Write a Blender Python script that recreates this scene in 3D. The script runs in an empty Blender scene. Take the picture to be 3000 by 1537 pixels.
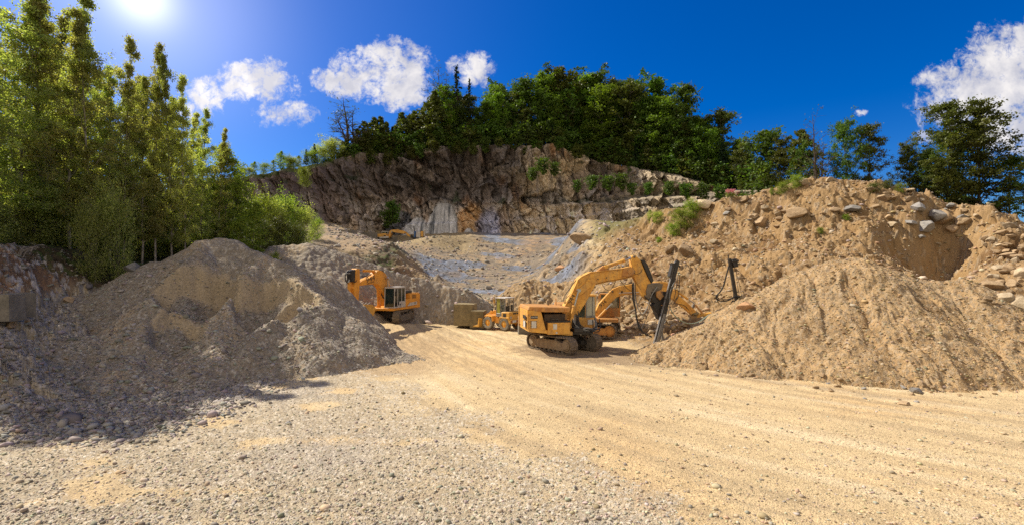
import bpy, math, random
import numpy as np
from mathutils import Vector, Matrix

F, HZ, CH = 1350.0, 790.0, 5.36          # focal length in photo pixels, horizon row, eye height
SUN_AZ, SUN_EL = -63.0, 46.0             # degrees from the view axis (left negative), elevation
C = bpy.context.scene.collection
scene = bpy.context.scene
rad = math.radians

# ---------------------------------------------------------------- camera, sky, sun, exposure
cam = bpy.data.cameras.new("camera"); camo = bpy.data.objects.new("camera", cam); C.objects.link(camo)
cam.sensor_width = 36; cam.lens = 36 * F / 3000; cam.shift_y = (HZ - 768.5) / 3000 * 1.0
cam.clip_start = 0.1; cam.clip_end = 4000
camo.location = (0, 0, CH); camo.rotation_euler = (rad(90), 0, 0)
scene.camera = camo
scene.view_settings.view_transform = 'Standard'; scene.view_settings.look = 'None'
scene.view_settings.gamma = 1; scene.view_settings.exposure = 0.6
scene.view_settings.use_curve_mapping = False
scene.cycles.max_bounces = 6; scene.cycles.transparent_max_bounces = 6
scene.cycles.use_denoising = False

sd = Vector((math.sin(rad(SUN_AZ)) * math.cos(rad(SUN_EL)), math.cos(rad(SUN_AZ)) * math.cos(rad(SUN_EL)), math.sin(rad(SUN_EL))))
sl = bpy.data.lights.new("sun", 'SUN'); sl.energy = 5.0; sl.angle = rad(0.5); sl.color = (1.0, 0.92, 0.77)
so = bpy.data.objects.new("sun", sl); C.objects.link(so); so.rotation_euler = sd.to_track_quat('Z', 'Y').to_euler()
so.location = (-60, 60, 80)

world = bpy.data.worlds.new("World"); scene.world = world; world.use_nodes = True
def build_world():
    nt = world.node_tree; N = nt.nodes; L = nt.links; N.clear()
    def nd(t, **k):
        n = N.new(t)
        for a, b in k.items(): setattr(n, a, b)
        return n
    def plug(sock, v):
        if hasattr(v, 'is_output'): L.new(v, sock)
        else: sock.default_value = v
    def m(op, a, b=None, c=None, clamp=False):
        n = nd('ShaderNodeMath', operation=op); n.use_clamp = clamp
        plug(n.inputs[0], a)
        if b is not None: plug(n.inputs[1], b)
        if c is not None: plug(n.inputs[2], c)
        return n.outputs[0]
    out = nd('ShaderNodeOutputWorld'); bg = nd('ShaderNodeBackground'); L.new(bg.outputs[0], out.inputs[0])
    bg.inputs[1].default_value = 0.085
    sky = nd('ShaderNodeTexSky', sky_type='NISHITA'); sky.sun_disc = False
    sky.sun_elevation = rad(SUN_EL); sky.sun_rotation = rad(SUN_AZ); sky.air_density = 1.0; sky.dust_density = 0.3; sky.ozone_density = 3.0
    tc = nd('ShaderNodeTexCoord'); sep = nd('ShaderNodeSeparateXYZ'); L.new(tc.outputs['Generated'], sep.inputs[0])
    X, Y, Z = sep.outputs
    hs = nd('ShaderNodeHueSaturation'); hs.inputs['Saturation'].default_value = 1.55; hs.inputs['Value'].default_value = 0.92
    L.new(sky.outputs[0], hs.inputs['Color'])
    tint = nd('ShaderNodeMix', data_type='RGBA', blend_type='MULTIPLY'); tint.inputs[0].default_value = 1.0
    L.new(hs.outputs[0], tint.inputs[6]); tint.inputs[7].default_value = (0.45, 0.66, 1.02, 1)
    yy = m('MAXIMUM', Y, 0.06)
    u = m('DIVIDE', X, yy); v = m('DIVIDE', Z, yy)
    uv = nd('ShaderNodeCombineXYZ'); L.new(u, uv.inputs[0]); L.new(v, uv.inputs[1])
    def noise(scale, detail, rough, off, dist=0.0):
        mp = nd('ShaderNodeMapping'); L.new(uv.outputs[0], mp.inputs[0]); mp.inputs['Location'].default_value = off
        n = nd('ShaderNodeTexNoise'); L.new(mp.outputs[0], n.inputs['Vector'])
        n.inputs['Scale'].default_value = scale; n.inputs['Detail'].default_value = detail; n.inputs['Roughness'].default_value = rough
        n.inputs['Distortion'].default_value = dist
        return n.outputs[0]
    # cumulus patches: position and half-size as directions (given in photo pixels), softness by fractal noise
    cl = [(590, 292, 72, 68, 1.15), (760, 245, 125, 72, 1.25), (815, 335, 100, 42, 1.05), (955, 235, 58, 38, 0.9), (1120, 205, 160, 88, 1.3),
          (1180, 262, 95, 60, 1.1), (1040, 238, 95, 48, 1.0), (1085, 150, 34, 24, 0.75), (1392, 208, 62, 50, 1.0), (1340, 200, 40, 30, .7), (2525, 330, 20, 13, 0.8),
          (2840, 290, 175, 120, 1.5), (2960, 210, 170, 145, 1.5), (2930, 370, 220, 90, 1.4), (3010, 120, 120, 80, 1.3), (2770, 240, 90, 50, 1.1),
          (2715, 403, 42, 24, 0.8), (2870, 450, 40, 18, 0.5), (3250, 260, 260, 160, 1.1), (3600, 480, 220, 90, 1.0), (-500, 250, 200, 90, 1.0)]
    acc = None
    for (px, py, a, b, w) in cl:
        du = m('DIVIDE', m('SUBTRACT', u, (px - 1500) / F), a / F); dv = m('DIVIDE', m('SUBTRACT', v, (HZ - py) / F), b / F)
        e = m('MULTIPLY', m('SUBTRACT', 1.0, m('ADD', m('MULTIPLY', du, du), m('MULTIPLY', dv, dv))), w)
        e = m('MAXIMUM', e, -1.2)
        acc = e if acc is None else m('SMOOTH_MAX', acc, e, 0.3)
    n1 = noise(9, 9, 0.62, (3.1, 1.7, 0), 0.25); n2 = noise(38, 9, 0.72, (0.3, 5.1, 0), 0.3)
    dens = m('ADD', acc, m('MULTIPLY', m('SUBTRACT', n1, 0.5), 4.2)); dens = m('ADD', dens, m('MULTIPLY', m('SUBTRACT', n2, 0.52), 4.4)); dens = m('ADD', dens, m('MULTIPLY', m('MINIMUM', m('ADD', acc, 0.55), 0.0), 4.0))
    mask = nd('ShaderNodeMapRange', interpolation_type='SMOOTHSTEP'); L.new(dens, mask.inputs[0])
    mask.inputs[1].default_value = -0.25; mask.inputs[2].default_value = 1.25; mask.inputs[3].default_value = 0; mask.inputs[4].default_value = 0.97
    front = m('GREATER_THAN', Y, 0.07)
    mk = m('MULTIPLY', mask.outputs[0], front)
    # shading inside the cloud: thick parts greyer and slightly mauve
    sh = nd('ShaderNodeMapRange'); n3 = noise(14, 7, 0.6, (7.7, 2.2, 0), 0.2); L.new(n3, sh.inputs[0])
    sh.inputs[1].default_value = 0.40; sh.inputs[2].default_value = 0.62; sh.inputs[3].default_value = 0.0; sh.inputs[4].default_value = 1.0
    cc = nd('ShaderNodeMix', data_type='RGBA'); L.new(sh.outputs[0], cc.inputs[0])
    cc.inputs[6].default_value = (4.7, 4.7, 5.3, 1); cc.inputs[7].default_value = (7.4, 7.1, 7.0, 1)
    mix = nd('ShaderNodeMix', data_type='RGBA'); L.new(mk, mix.inputs[0]); L.new(tint.outputs[2], mix.inputs[6]); L.new(cc.outputs[2], mix.inputs[7])
    # unseen white cloud bank added behind the camera as neutral fill light
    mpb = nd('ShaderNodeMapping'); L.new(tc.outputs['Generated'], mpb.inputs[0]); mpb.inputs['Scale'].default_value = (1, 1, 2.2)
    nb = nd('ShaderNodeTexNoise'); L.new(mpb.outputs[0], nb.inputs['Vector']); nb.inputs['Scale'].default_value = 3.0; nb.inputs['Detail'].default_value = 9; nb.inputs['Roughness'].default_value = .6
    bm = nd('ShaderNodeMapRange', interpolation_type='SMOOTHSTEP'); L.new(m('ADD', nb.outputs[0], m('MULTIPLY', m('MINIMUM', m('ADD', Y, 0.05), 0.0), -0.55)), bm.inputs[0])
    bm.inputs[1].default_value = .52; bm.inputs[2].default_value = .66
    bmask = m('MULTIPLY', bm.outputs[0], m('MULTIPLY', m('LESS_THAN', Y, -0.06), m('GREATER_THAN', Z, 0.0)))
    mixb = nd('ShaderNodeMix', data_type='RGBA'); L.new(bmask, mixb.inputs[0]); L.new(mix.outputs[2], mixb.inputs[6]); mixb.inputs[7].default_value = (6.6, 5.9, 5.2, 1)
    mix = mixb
    # the bright aureole of the sun
    g = Vector(((412 - 1500) / F, 1.0, (HZ + 10) / F)).normalized()
    dp = nd('ShaderNodeVectorMath', operation='DOT_PRODUCT'); L.new(tc.outputs['Generated'], dp.inputs[0]); dp.inputs[1].default_value = g
    d0 = m('MAXIMUM', dp.outputs['Value'], 0.0)
    ga = m('MULTIPLY', m('POWER', d0, 1300.0), 6.0); gb = m('MULTIPLY', m('POWER', d0, 85.0), 2.7); gc = m('MULTIPLY', m('POWER', d0, 14.0), 0.8)
    gs = m('ADD', m('ADD', ga, gb), gc)
    gl = nd('ShaderNodeMix', data_type='RGBA', blend_type='ADD'); gl.inputs[0].default_value = 1.0
    gcol = nd('ShaderNodeVectorMath', operation='SCALE'); gcol.inputs[0].default_value = (1.0, 0.93, 0.80); L.new(gs, gcol.inputs['Scale'])
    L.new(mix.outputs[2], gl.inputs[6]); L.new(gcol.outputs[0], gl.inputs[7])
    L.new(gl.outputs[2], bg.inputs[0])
build_world()

# ---------------------------------------------------------------- helpers
def tag(o, label=None, cat=None, group=None, kind=None):
    if label: o['label'] = label
    if cat: o['category'] = cat
    if group: o['group'] = group
    if kind: o['kind'] = kind
    return o
def empty(name, loc, rz=0.0):
    o = bpy.data.objects.new(name, None); C.objects.link(o); o.location = loc; o.rotation_euler = (0, 0, rz); return o
def P(px, py, Y):
    return Vector(((px - 1500) / F * Y, Y, CH + (HZ - py) / F * Y))

def _hash(ix, iy, seed):
    h = (ix.astype(np.int64) * 374761393 + iy.astype(np.int64) * 668265263 + seed * 974634777) & 0xFFFFFFFF
    h = ((h ^ (h >> 13)) * 1274126177) & 0xFFFFFFFF
    h = ((h ^ (h >> 16)) * 2246822519) & 0xFFFFFFFF
    return ((h ^ (h >> 15)) & 0xFFFFFF) / float(0x1000000)
def perlin(x, y, seed=0):
    xi = np.floor(x); yi = np.floor(y); xf = x - xi; yf = y - yi
    u = xf * xf * xf * (xf * (xf * 6 - 15) + 10); v = yf * yf * yf * (yf * (yf * 6 - 15) + 10)
    def g(ax, ay, dx, dy):
        a = _hash(ax, ay, seed) * 6.2831853
        return np.cos(a) * dx + np.sin(a) * dy
    a = g(xi, yi, xf, yf); b = g(xi + 1, yi, xf - 1, yf); c = g(xi, yi + 1, xf, yf - 1); d = g(xi + 1, yi + 1, xf - 1, yf - 1)
    return (a + (b - a) * u + ((c + (d - c) * u) - (a + (b - a) * u)) * v) * 1.4
def fbm(x, y, octv=4, seed=0, gain=0.5, ridged=False):
    s = 0.0; a = 1.0; t = 0.0
    for i in range(octv):
        n = perlin(x, y, seed + i * 17)
        if ridged: n = 1 - 2 * np.abs(n)
        s = s + a * n; t += a; a *= gain; x = x * 2.03 + 11.3; y = y * 2.03 + 7.1
    return s / t
def voronoi(x, y, seed=0, full=False):
    xi = np.floor(x); yi = np.floor(y)
    f1 = np.full(x.shape, 9.0); f2 = np.full(x.shape, 9.0); idn = np.zeros(x.shape); dx1 = np.zeros(x.shape); dy1 = np.zeros(x.shape)
    for i in (-1, 0, 1):
        for j in (-1, 0, 1):
            cx = xi + i; cy = yi + j
            px = cx + _hash(cx, cy, seed); py = cy + _hash(cx, cy, seed + 5)
            dx = x - px; dy = y - py; d = np.sqrt(dx * dx + dy * dy)
            m = d < f1
            f2 = np.where(m, f1, np.minimum(f2, d))
            if full: dx1 = np.where(m, dx, dx1); dy1 = np.where(m, dy, dy1)
            idn = np.where(m, _hash(cx, cy, seed + 9), idn); f1 = np.where(m, d, f1)
    return (f1, f2, idn, dx1, dy1) if full else (f1, f2, idn)
def smooth(a, b, x):
    t = np.clip((x - a) / (b - a), 0, 1); return t * t * (3 - 2 * t)
def lerp(a, b, t): return a + (b - a) * t
def mixc(a, b, t):
    t = np.asarray(t)[..., None]; return a * (1 - t) + np.asarray(b) * t
def pebble(x, y, size, seed, dens=0.6):
    """rounded stones on a jittered grid: height in metres and a random number for each stone"""
    f1, f2, i = voronoi(x / size, y / size, seed)
    r = 0.22 + 0.36 * _fr(i * 7.13)
    h = np.sqrt(np.maximum(0, 1 - (f1 / r) ** 2)) * r * size * 0.75
    k = (_fr(i * 3.77) < dens)
    return np.where(k, h, 0), i, k & (f1 < r)
def _fr(x): return x - np.floor(x)

def grid_mesh(name, X, Y, Z, col=None, keep=None, mat=None, smooth_shade=False):
    r, c = X.shape
    co = np.stack([X, Y, Z], -1).reshape(-1, 3).astype(np.float32)
    i = np.arange(r * c).reshape(r, c)
    q = np.stack([i[:-1, :-1], i[:-1, 1:], i[1:, 1:], i[1:, :-1]], -1).reshape(-1, 4)
    if keep is not None:
        kq = (keep[:-1, :-1] | keep[:-1, 1:] | keep[1:, 1:] | keep[1:, :-1]).reshape(-1); q = q[kq]
    if keep is not None:
        used = np.unique(q); remap = np.full(r * c, -1); remap[used] = np.arange(len(used)); q = remap[q]; co = co[used]
        if col is not None: col = col.reshape(-1, 3)[used]
    me = bpy.data.meshes.new(name)
    me.vertices.add(len(co)); me.vertices.foreach_set('co', co.ravel())
    me.loops.add(q.size); me.loops.foreach_set('vertex_index', q.ravel().astype(np.int32))
    me.polygons.add(len(q)); me.polygons.foreach_set('loop_start', np.arange(0, q.size, 4, dtype=np.int32))
    if smooth_shade: me.polygons.foreach_set('use_smooth', np.ones(len(q), dtype=bool))
    if col is not None:
        ca = me.color_attributes.new('Col', 'FLOAT_COLOR', 'POINT')
        cc = np.ones((len(co), 4), np.float32); cc[:, :3] = col.reshape(-1, 3); ca.data.foreach_set('color', cc.ravel())
    me.update()
    o = bpy.data.objects.new(name, me); C.objects.link(o)
    if mat: me.materials.append(mat)
    return o
def poly_mesh(name, co, faces, k, col=None, mat=None, parent=None, link=True):
    """numpy vertices and k-sided faces -> object"""
    me = bpy.data.meshes.new(name)
    me.vertices.add(len(co)); me.vertices.foreach_set('co', np.asarray(co, np.float32).ravel())
    me.loops.add(faces.size); me.loops.foreach_set('vertex_index', faces.ravel().astype(np.int32))
    me.polygons.add(len(faces)); me.polygons.foreach_set('loop_start', np.arange(0, faces.size, k, dtype=np.int32))
    if col is not None:
        ca = me.color_attributes.new('Col', 'FLOAT_COLOR', 'POINT')
        cc = np.ones((len(co), 4), np.float32); cc[:, :3] = col; ca.data.foreach_set('color', cc.ravel())
    me.update()
    if mat: me.materials.append(mat)
    o = bpy.data.objects.new(name, me); C.objects.link(o)
    if parent: o.parent = parent
    return o

# ---------------------------------------------------------------- materials
class NT:
    def __init__(s, name, rough=0.9, spec=0.3):
        s.m = bpy.data.materials.new(name); s.m.use_nodes = True; s.nt = s.m.node_tree; s.N = s.nt.nodes; s.L = s.nt.links
        s.b = s.N['Principled BSDF']; s.b.inputs['Roughness'].default_value = rough; s.b.inputs['Specular IOR Level'].default_value = spec
        s.tc = s.N.new('ShaderNodeTexCoord')
    def noise(s, scale, detail=4, rough=0.55, dist=0.0, sc=(1, 1, 1), coord='Object'):
        mp = s.N.new('ShaderNodeMapping'); s.L.new(s.tc.outputs[coord], mp.inputs[0]); mp.inputs['Scale'].default_value = sc
        n = s.N.new('ShaderNodeTexNoise'); s.L.new(mp.outputs[0], n.inputs['Vector'])
        n.inputs['Scale'].default_value = scale; n.inputs['Detail'].default_value = detail; n.inputs['Roughness'].default_value = rough; n.inputs['Distortion'].default_value = dist
        return n.outputs[0]
    def vor(s, scale, feat='F1', out='Distance', sc=(1, 1, 1)):
        mp = s.N.new('ShaderNodeMapping'); s.L.new(s.tc.outputs['Object'], mp.inputs[0]); mp.inputs['Scale'].default_value = sc
        n = s.N.new('ShaderNodeTexVoronoi'); n.feature = feat; s.L.new(mp.outputs[0], n.inputs['Vector']); n.inputs['Scale'].default_value = scale
        return n.outputs[out]
    def rng(s, x, a, b, c=0.0, d=1.0):
        n = s.N.new('ShaderNodeMapRange'); s.L.new(x, n.inputs[0])
        for k, v in zip((1, 2, 3, 4), (a, b, c, d)): n.inputs[k].default_value = v
        return n.outputs[0]
    def mix(s, f, a, b, mode='MIX'):
        n = s.N.new('ShaderNodeMix'); n.data_type = 'RGBA'; n.blend_type = mode
        for sock, v in ((n.inputs[0], f), (n.inputs[6], a), (n.inputs[7], b)):
            if hasattr(v, 'is_output'): s.L.new(v, sock)
            else: sock.default_value = v if not isinstance(v, tuple) or len(v) == 4 else (*v, 1)
        return n.outputs[2]
    def math(s, op, a, b):
        n = s.N.new('ShaderNodeMath'); n.operation = op
        for sock, v in ((n.inputs[0], a), (n.inputs[1], b)):
            if hasattr(v, 'is_output'): s.L.new(v, sock)
            else: sock.default_value = v
        return n.outputs[0]
    def attr(s, name='Col'):
        n = s.N.new('ShaderNodeAttribute'); n.attribute_name = name; return n.outputs['Color']
    def bump(s, h, strength=0.5, dist=0.05):
        n = s.N.new('ShaderNodeBump'); n.inputs['Strength'].default_value = strength; n.inputs['Distance'].default_value = dist
        s.L.new(h, n.inputs['Height']); s.L.new(n.outputs[0], s.b.inputs['Normal'])
    def color(s, c): s.L.new(c, s.b.inputs['Base Color'])

def mat_soil():
    t = NT('soil', 0.95, 0.15)
    n1 = t.noise(14, 6, 0.7); n2 = t.vor(22)
    v = t.math('MULTIPLY', t.rng(n1, 0.3, 0.7, 0.72, 1.28), t.rng(t.vor(16, out='Color'), 0, 1, 0.82, 1.18))
    vc = t.N.new('ShaderNodeVectorMath'); vc.operation = 'SCALE'; t.L.new(t.attr(), vc.inputs[0]); t.L.new(v, vc.inputs['Scale'])
    t.color(vc.outputs[0])
    h = t.math('ADD', t.math('MULTIPLY', t.noise(9, 8, 0.72), 1.0), t.math('MULTIPLY', t.rng(n2, 0, 0.6, 1, 0), 0.5))
    t.bump(h, 0.7, 0.05)
    return t.m
def mat_rock():
    t = NT('cliff_rock', 0.85, 0.25)
    v = t.rng(t.noise(2.2, 10, 0.75, 0.3), 0.28, 0.72, 0.55, 1.42)
    vc = t.N.new('ShaderNodeVectorMath'); vc.operation = 'SCALE'; t.L.new(t.attr(), vc.inputs[0]); t.L.new(v, vc.inputs['Scale'])
    t.color(vc.outputs[0])
    h = t.math('ADD', t.noise(1.3, 12, 0.75), t.math('MULTIPLY', t.noise(1.0, 6, 0.7, 1.5, sc=(1, 1, .25)), 0.8))
    t.bump(h, 0.9, 0.5)
    return t.m
def mat_stone(name='stone', c1=(.50, .40, .27), c2=(.30, .25, .18), sc=3.0):
    t = NT(name, 0.9, 0.2)
    oi = t.N.new('ShaderNodeObjectInfo')
    c = t.mix(t.rng(t.noise(sc, 8, 0.7), 0.35, 0.65), c1, c2)
    c = t.mix(t.rng(t.noise(sc * 5, 6, 0.7), 0.45, 0.75, 0, 0.6), c, (c2[0] * .6, c2[1] * .6, c2[2] * .6))
    vc = t.N.new('ShaderNodeVectorMath'); vc.operation = 'SCALE'; t.L.new(c, vc.inputs[0]); t.L.new(t.rng(oi.outputs['Random'], 0, 1, .75, 1.25), vc.inputs['Scale'])
    t.color(vc.outputs[0]); t.bump(t.noise(sc * 4, 10, 0.7), 0.6, 0.06)
    return t.m
def mat_gravel():
    t = NT('gravel_stone', 0.9, 0.2); t.color(t.attr()); return t.m
def mat_paint(name, col, rust=0.45, rough=0.5):
    t = NT(name, rough, 0.4)
    d = t.rng(t.noise(1.9, 9, 0.78, 0.5), 0.44, 0.66, 0, min(1, rust * 1.25))
    c = t.mix(d, col, (col[0] * .52, col[1] * .40, col[2] * .5 + .01))
    d2 = t.rng(t.noise(5, 9, 0.82), 0.56, 0.64, 0, min(1, rust * 1.7))
    c = t.mix(d2, c, (.10, .05, .025))
    d3 = t.rng(t.noise(2.6, 8, 0.75, sc=(1, 1, .3)), 0.46, 0.72, 0, min(1, rust * 1.2))
    c = t.mix(d3, c, (.30, .21, .11))
    t.color(c); t.L.new(t.rng(d, 0, .5, rough, .85), t.b.inputs['Roughness']); t.bump(t.noise(12, 5, .6), 0.12, 0.02)
    return t.m
def mat_metal(name, c1, c2, rough=0.6, met=0.0, sc=5):
    t = NT(name, rough, 0.4); t.color(t.mix(t.rng(t.noise(sc, 7, 0.7), 0.38, 0.66), c1, c2)); t.b.inputs['Metallic'].default_value = met
    t.bump(t.noise(sc * 4, 5, .6), 0.2, 0.02); return t.m
def mat_leaf(name, c1, c2, trans=0.35):
    t = NT(name, 0.55, 0.25)
    N, L = t.N, t.L
    oi = N.new('ShaderNodeObjectInfo')
    at = t.N.new('ShaderNodeAttribute'); at.attribute_name = 'Col'
    c = t.mix(at.outputs['Fac'], c1, c2)
    hs = N.new('ShaderNodeHueSaturation'); L.new(c, hs.inputs['Color']); L.new(t.rng(oi.outputs['Random'], 0, 1, .485, .515), hs.inputs['Hue'])
    L.new(t.rng(oi.outputs['Random'], 0, 1, .8, 1.25), hs.inputs['Value'])
    L.new(hs.outputs[0], t.b.inputs['Base Color'])
    tr = N.new('ShaderNodeBsdfTranslucent')
    tint = t.mix(1.0, hs.outputs[0], (1.5, 1.6, .6), 'MULTIPLY'); L.new(tint, tr.inputs[0])
    mx = N.new('ShaderNodeMixShader'); mx.inputs[0].default_value = trans
    L.new(t.b.outputs[0], mx.inputs[1]); L.new(tr.outputs[0], mx.inputs[2]); L.new(mx.outputs[0], N['Material Output'].inputs[0])
    return t.m
def mat_bark(name, c1, c2, sc=6):
    t = NT(name, 0.9, 0.2); t.color(t.mix(t.rng(t.noise(sc, 6, .7, sc=(1, 1, .35)), .42, .62), c1, c2)); t.bump(t.noise(sc * 3, 5, .6), .4, .03); return t.m
def mat_glass(name, col=(.03, .04, .04), alpha=0.45):
    t = NT(name, 0.08, 0.6); t.b.inputs['Base Color'].default_value = (*col, 1); t.b.inputs['Alpha'].default_value = alpha
    return t.m

SOIL = mat_soil(); ROCK = mat_rock(); GRAVEL = mat_gravel()
# ---------------------------------------------------------------- terrain base surface: fitted through measured points
ctrl = []
def cp(px, py, Y): p = P(px, py, Y); ctrl.append((p.x, p.y, p.z))
def cw(x, y, z): ctrl.append((x, y, z))
for y in (3, 8, 13, 18, 23, 28, 33, 38, 43):                      # the flat working floor
    for x in (-14, -9, -4, 1, 6, 11, 16, 21, 26):
        if x < -11 and y > 17: continue
        if x < -7 and y > 28: continue
        if x < -8 and y > 33: continue
        if y > 34 and x > 4: continue
        if x > 11 and y > 25: continue
        if y > 40 and x < -2: continue
        cw(x, y, 0)
for y in (-10, -2): [cw(x, y, 0) for x in (-30, -15, 0, 15, 30)]
for a in [(1050, 945, 40.6), (1130, 945, 41), (1210, 950, 41.5), (1200, 930, 46), (1320, 938, 46.5), (1400, 940, 47), (1000, 935, 42)]: cp(*a)
# left slope: rubble apron, earth bank, forest floor
for a in [(0, 1270, 15.2), (0, 1100, 18), (0, 1000, 19.8), (0, 905, 22), (0, 880, 23), (0, 760, 25), (0, 715, 28), (0, 680, 34), (0, 640, 42), (0, 590, 60), (0, 560, 90),
          (-300, 1000, 17), (-300, 860, 20), (-300, 700, 26), (-300, 620, 40), (-300, 560, 70),
          (200, 1130, 21.3), (200, 960, 24.5), (190, 885, 27), (200, 860, 27.6), (215, 775, 29.5), (230, 735, 33), (200, 690, 42), (200, 640, 58), (250, 600, 90),
          (400, 1100, 23), (400, 1000, 27), (400, 860, 31), (400, 800, 34), (400, 765, 37), (420, 735, 42), (420, 690, 55), (420, 620, 85),
          (560, 780, 38), (580, 745, 42), (600, 715, 50), (600, 650, 68), (600, 580, 85), (620, 535, 100),
          (700, 760, 41), (720, 725, 48), (730, 690, 58), (760, 660, 72), (800, 740, 46), (820, 715, 52), (830, 695, 60), (850, 660, 75), (870, 640, 85),
          (900, 760, 44), (900, 720, 54), (900, 690, 64), (950, 674, 70), (1010, 684, 68), (1068, 697, 66), (1110, 710, 64), (1158, 723, 62), (1185, 765, 57), (1207, 800, 53),
          (1000, 790, 48), (1100, 830, 48), (1200, 860, 49),
          (980, 670, 76), (1060, 690, 78), (1110, 714, 84), (1160, 716, 84), (1100, 716, 94), (1180, 711, 94), (1240, 704, 96), (1249, 699, 86), (1295, 693, 88), (1340, 695, 90), (1389, 700, 90),
          (1000, 665, 86), (900, 640, 86), (1230, 745, 76), (1230, 790, 66), (1260, 830, 58), (1320, 855, 54),
          (1430, 890, 49), (1430, 878, 54), (1450, 850, 60), (1450, 800, 72), (1340, 800, 70), (1300, 760, 76), (1350, 725, 86), (1500, 722, 88), (1650, 722, 86),
          (1600, 790, 72), (1520, 830, 63), (1700, 745, 78), (1600, 690, 95), (1400, 690, 98), (1700, 700, 92), (1500, 694, 98), (1300, 690, 99), (1200, 700, 100), (1100, 700, 99),
          (1640, 850, 56), (1560, 860, 56), (1540, 940, 46), (1640, 940, 45), (1700, 940, 42), (1800, 955, 39),
          # sand shoulder and spoil bank on the right
          (1700, 654, 76), (1760, 650, 72), (1700, 690, 68), (1700, 760, 58), (1720, 830, 50), (1760, 700, 62), (1800, 760, 52), (1800, 830, 46), (1790, 890, 42),
          (1885, 643, 66), (1960, 612, 60), (1900, 700, 56), (1900, 760, 48), (1900, 830, 43), (1890, 900, 39.5), (1880, 960, 36), (1900, 1000, 33.5),
          (2045, 600, 55), (2050, 660, 52.5), (2060, 720, 47), (2060, 790, 43), (2040, 850, 40), (2000, 900, 38), (1980, 940, 35.5),
          (2124, 585, 52), (2130, 650, 50), (2150, 705, 47.5), (2160, 770, 42.5), (2150, 830, 39.5), (2120, 880, 37),
          (2230, 574, 50), (2240, 640, 48), (2250, 690, 46), (2270, 745, 42), (2280, 795, 39),
          (2352, 534, 49), (2350, 600, 46.5), (2360, 660, 44.5), (2370, 730, 41), (2380, 790, 38),
          (2432, 527, 47.5), (2440, 600, 45), (2450, 670, 43), (2460, 740, 39.5), (2470, 800, 36.5),
          (2522, 532, 46.5), (2530, 600, 44), (2540, 670, 41.5), (2550, 750, 38.5), (2560, 810, 35.5),
          (2628, 553, 44.5), (2630, 620, 42.5), (2640, 690, 41.6), (2650, 760, 40.6), (2660, 818, 39.0),
          (2708, 585, 43), (2710, 640, 41.5), (2720, 700, 41.6), (2730, 780, 40.6), (2735, 835, 39.2),
          (2814, 622, 41.5), (2815, 690, 40.8), (2820, 760, 40.0), (2820, 832, 38.4), (2880, 640, 40), (2890, 720, 38), (2880, 800, 35),
          (2962, 654, 39), (2970, 740, 36), (2950, 830, 32), (3000, 675, 38), (3000, 760, 34.5), (3000, 900, 29), (3100, 700, 36), (3120, 820, 31), (3100, 1000, 25), (3300, 700, 34), (3300, 900, 26),
          (2900, 960, 28), (2700, 960, 30), (2500, 960, 31), (2300, 960, 32), (2100, 960, 33.5), (3300, 1100, 20), (3500, 1000, 19), (3100, 1090, 21), (3000, 1100, 22)]: cp(*a)
for (px, Y, z) in [(1700, 90, 12.5), (1885, 80, 11.5), (2045, 68, 12), (2124, 66, 12), (2230, 64, 12), (2352, 62, 13), (2432, 60, 13), (2522, 60, 12.6), (2628, 58, 11.6), (2708, 56, 10.6), (2814, 54, 9.6),
                   (2962, 52, 8.6), (3200, 50, 8), (1900, 100, 13), (2100, 90, 13.5), (2400, 80, 14), (2700, 75, 13), (3000, 70, 11), (3300, 65, 10), (2300, 110, 16), (2800, 100, 15), (3300, 90, 12)]:
    cw((px - 1500) / F * Y, Y, z)
for (px, py, Y) in [(1885, 643, 66), (2045, 600, 55), (2124, 585, 52), (2230, 574, 50), (2352, 534, 49), (2432, 527, 47.5), (2522, 532, 46.5), (2628, 553, 44.5), (2708, 585, 43), (2760, 603, 42.2), (2814, 622, 41.5), (2880, 640, 40.6), (2962, 654, 39)]:
    p = P(px, py, Y); cw(p.x * (Y + 2.2) / Y, Y + 2.2, p.z - .1); cw(p.x * (Y + 5) / Y, Y + 5, p.z - .5)
ctrl = np.array(ctrl)
def rbf_fit(pts, c=1.2, lam=0.02):
    n = len(pts); xy = pts[:, :2]
    d = np.sqrt(((xy[:, None] - xy[None]) ** 2).sum(-1) + c * c)
    A = np.zeros((n + 3, n + 3)); A[:n, :n] = d; A[:n, :n] -= lam * np.eye(n)
    Q = np.c_[np.ones(n), xy]; A[:n, n:] = Q; A[n:, :n] = Q.T
    return np.linalg.solve(A, np.r_[pts[:, 2], 0, 0, 0])
_w = rbf_fit(ctrl)
gx0, gx1, gy0, gy1, gs = -135.0, 135.0, -8.0, 118.0, 0.5
_gx = np.arange(gx0, gx1 + .1, gs); _gy = np.arange(gy0, gy1 + .1, gs)
_GX, _GY = np.meshgrid(_gx, _gy)
_G = np.zeros(_GX.shape)
for r in range(_GX.shape[0]):
    q = np.stack([_GX[r], _GY[r]], -1)
    d = np.sqrt(((q[:, None] - ctrl[None, :, :2]) ** 2).sum(-1) + 1.44)
    _G[r] = d @ _w[:-3] + _w[-3] + q @ _w[-2:]
_SY, _SX = np.gradient(_G, gs); _SLOPE = np.hypot(_SX, _SY)
def bil(T, x, y):
    fx = np.clip((x - gx0) / gs, 0, T.shape[1] - 1.001); fy = np.clip((y - gy0) / gs, 0, T.shape[0] - 1.001)
    ix = fx.astype(int); iy = fy.astype(int); tx = fx - ix; ty = fy - iy
    return (T[iy, ix] * (1 - tx) + T[iy, ix + 1] * tx) * (1 - ty) + (T[iy + 1, ix] * (1 - tx) + T[iy + 1, ix + 1] * tx) * ty

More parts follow.
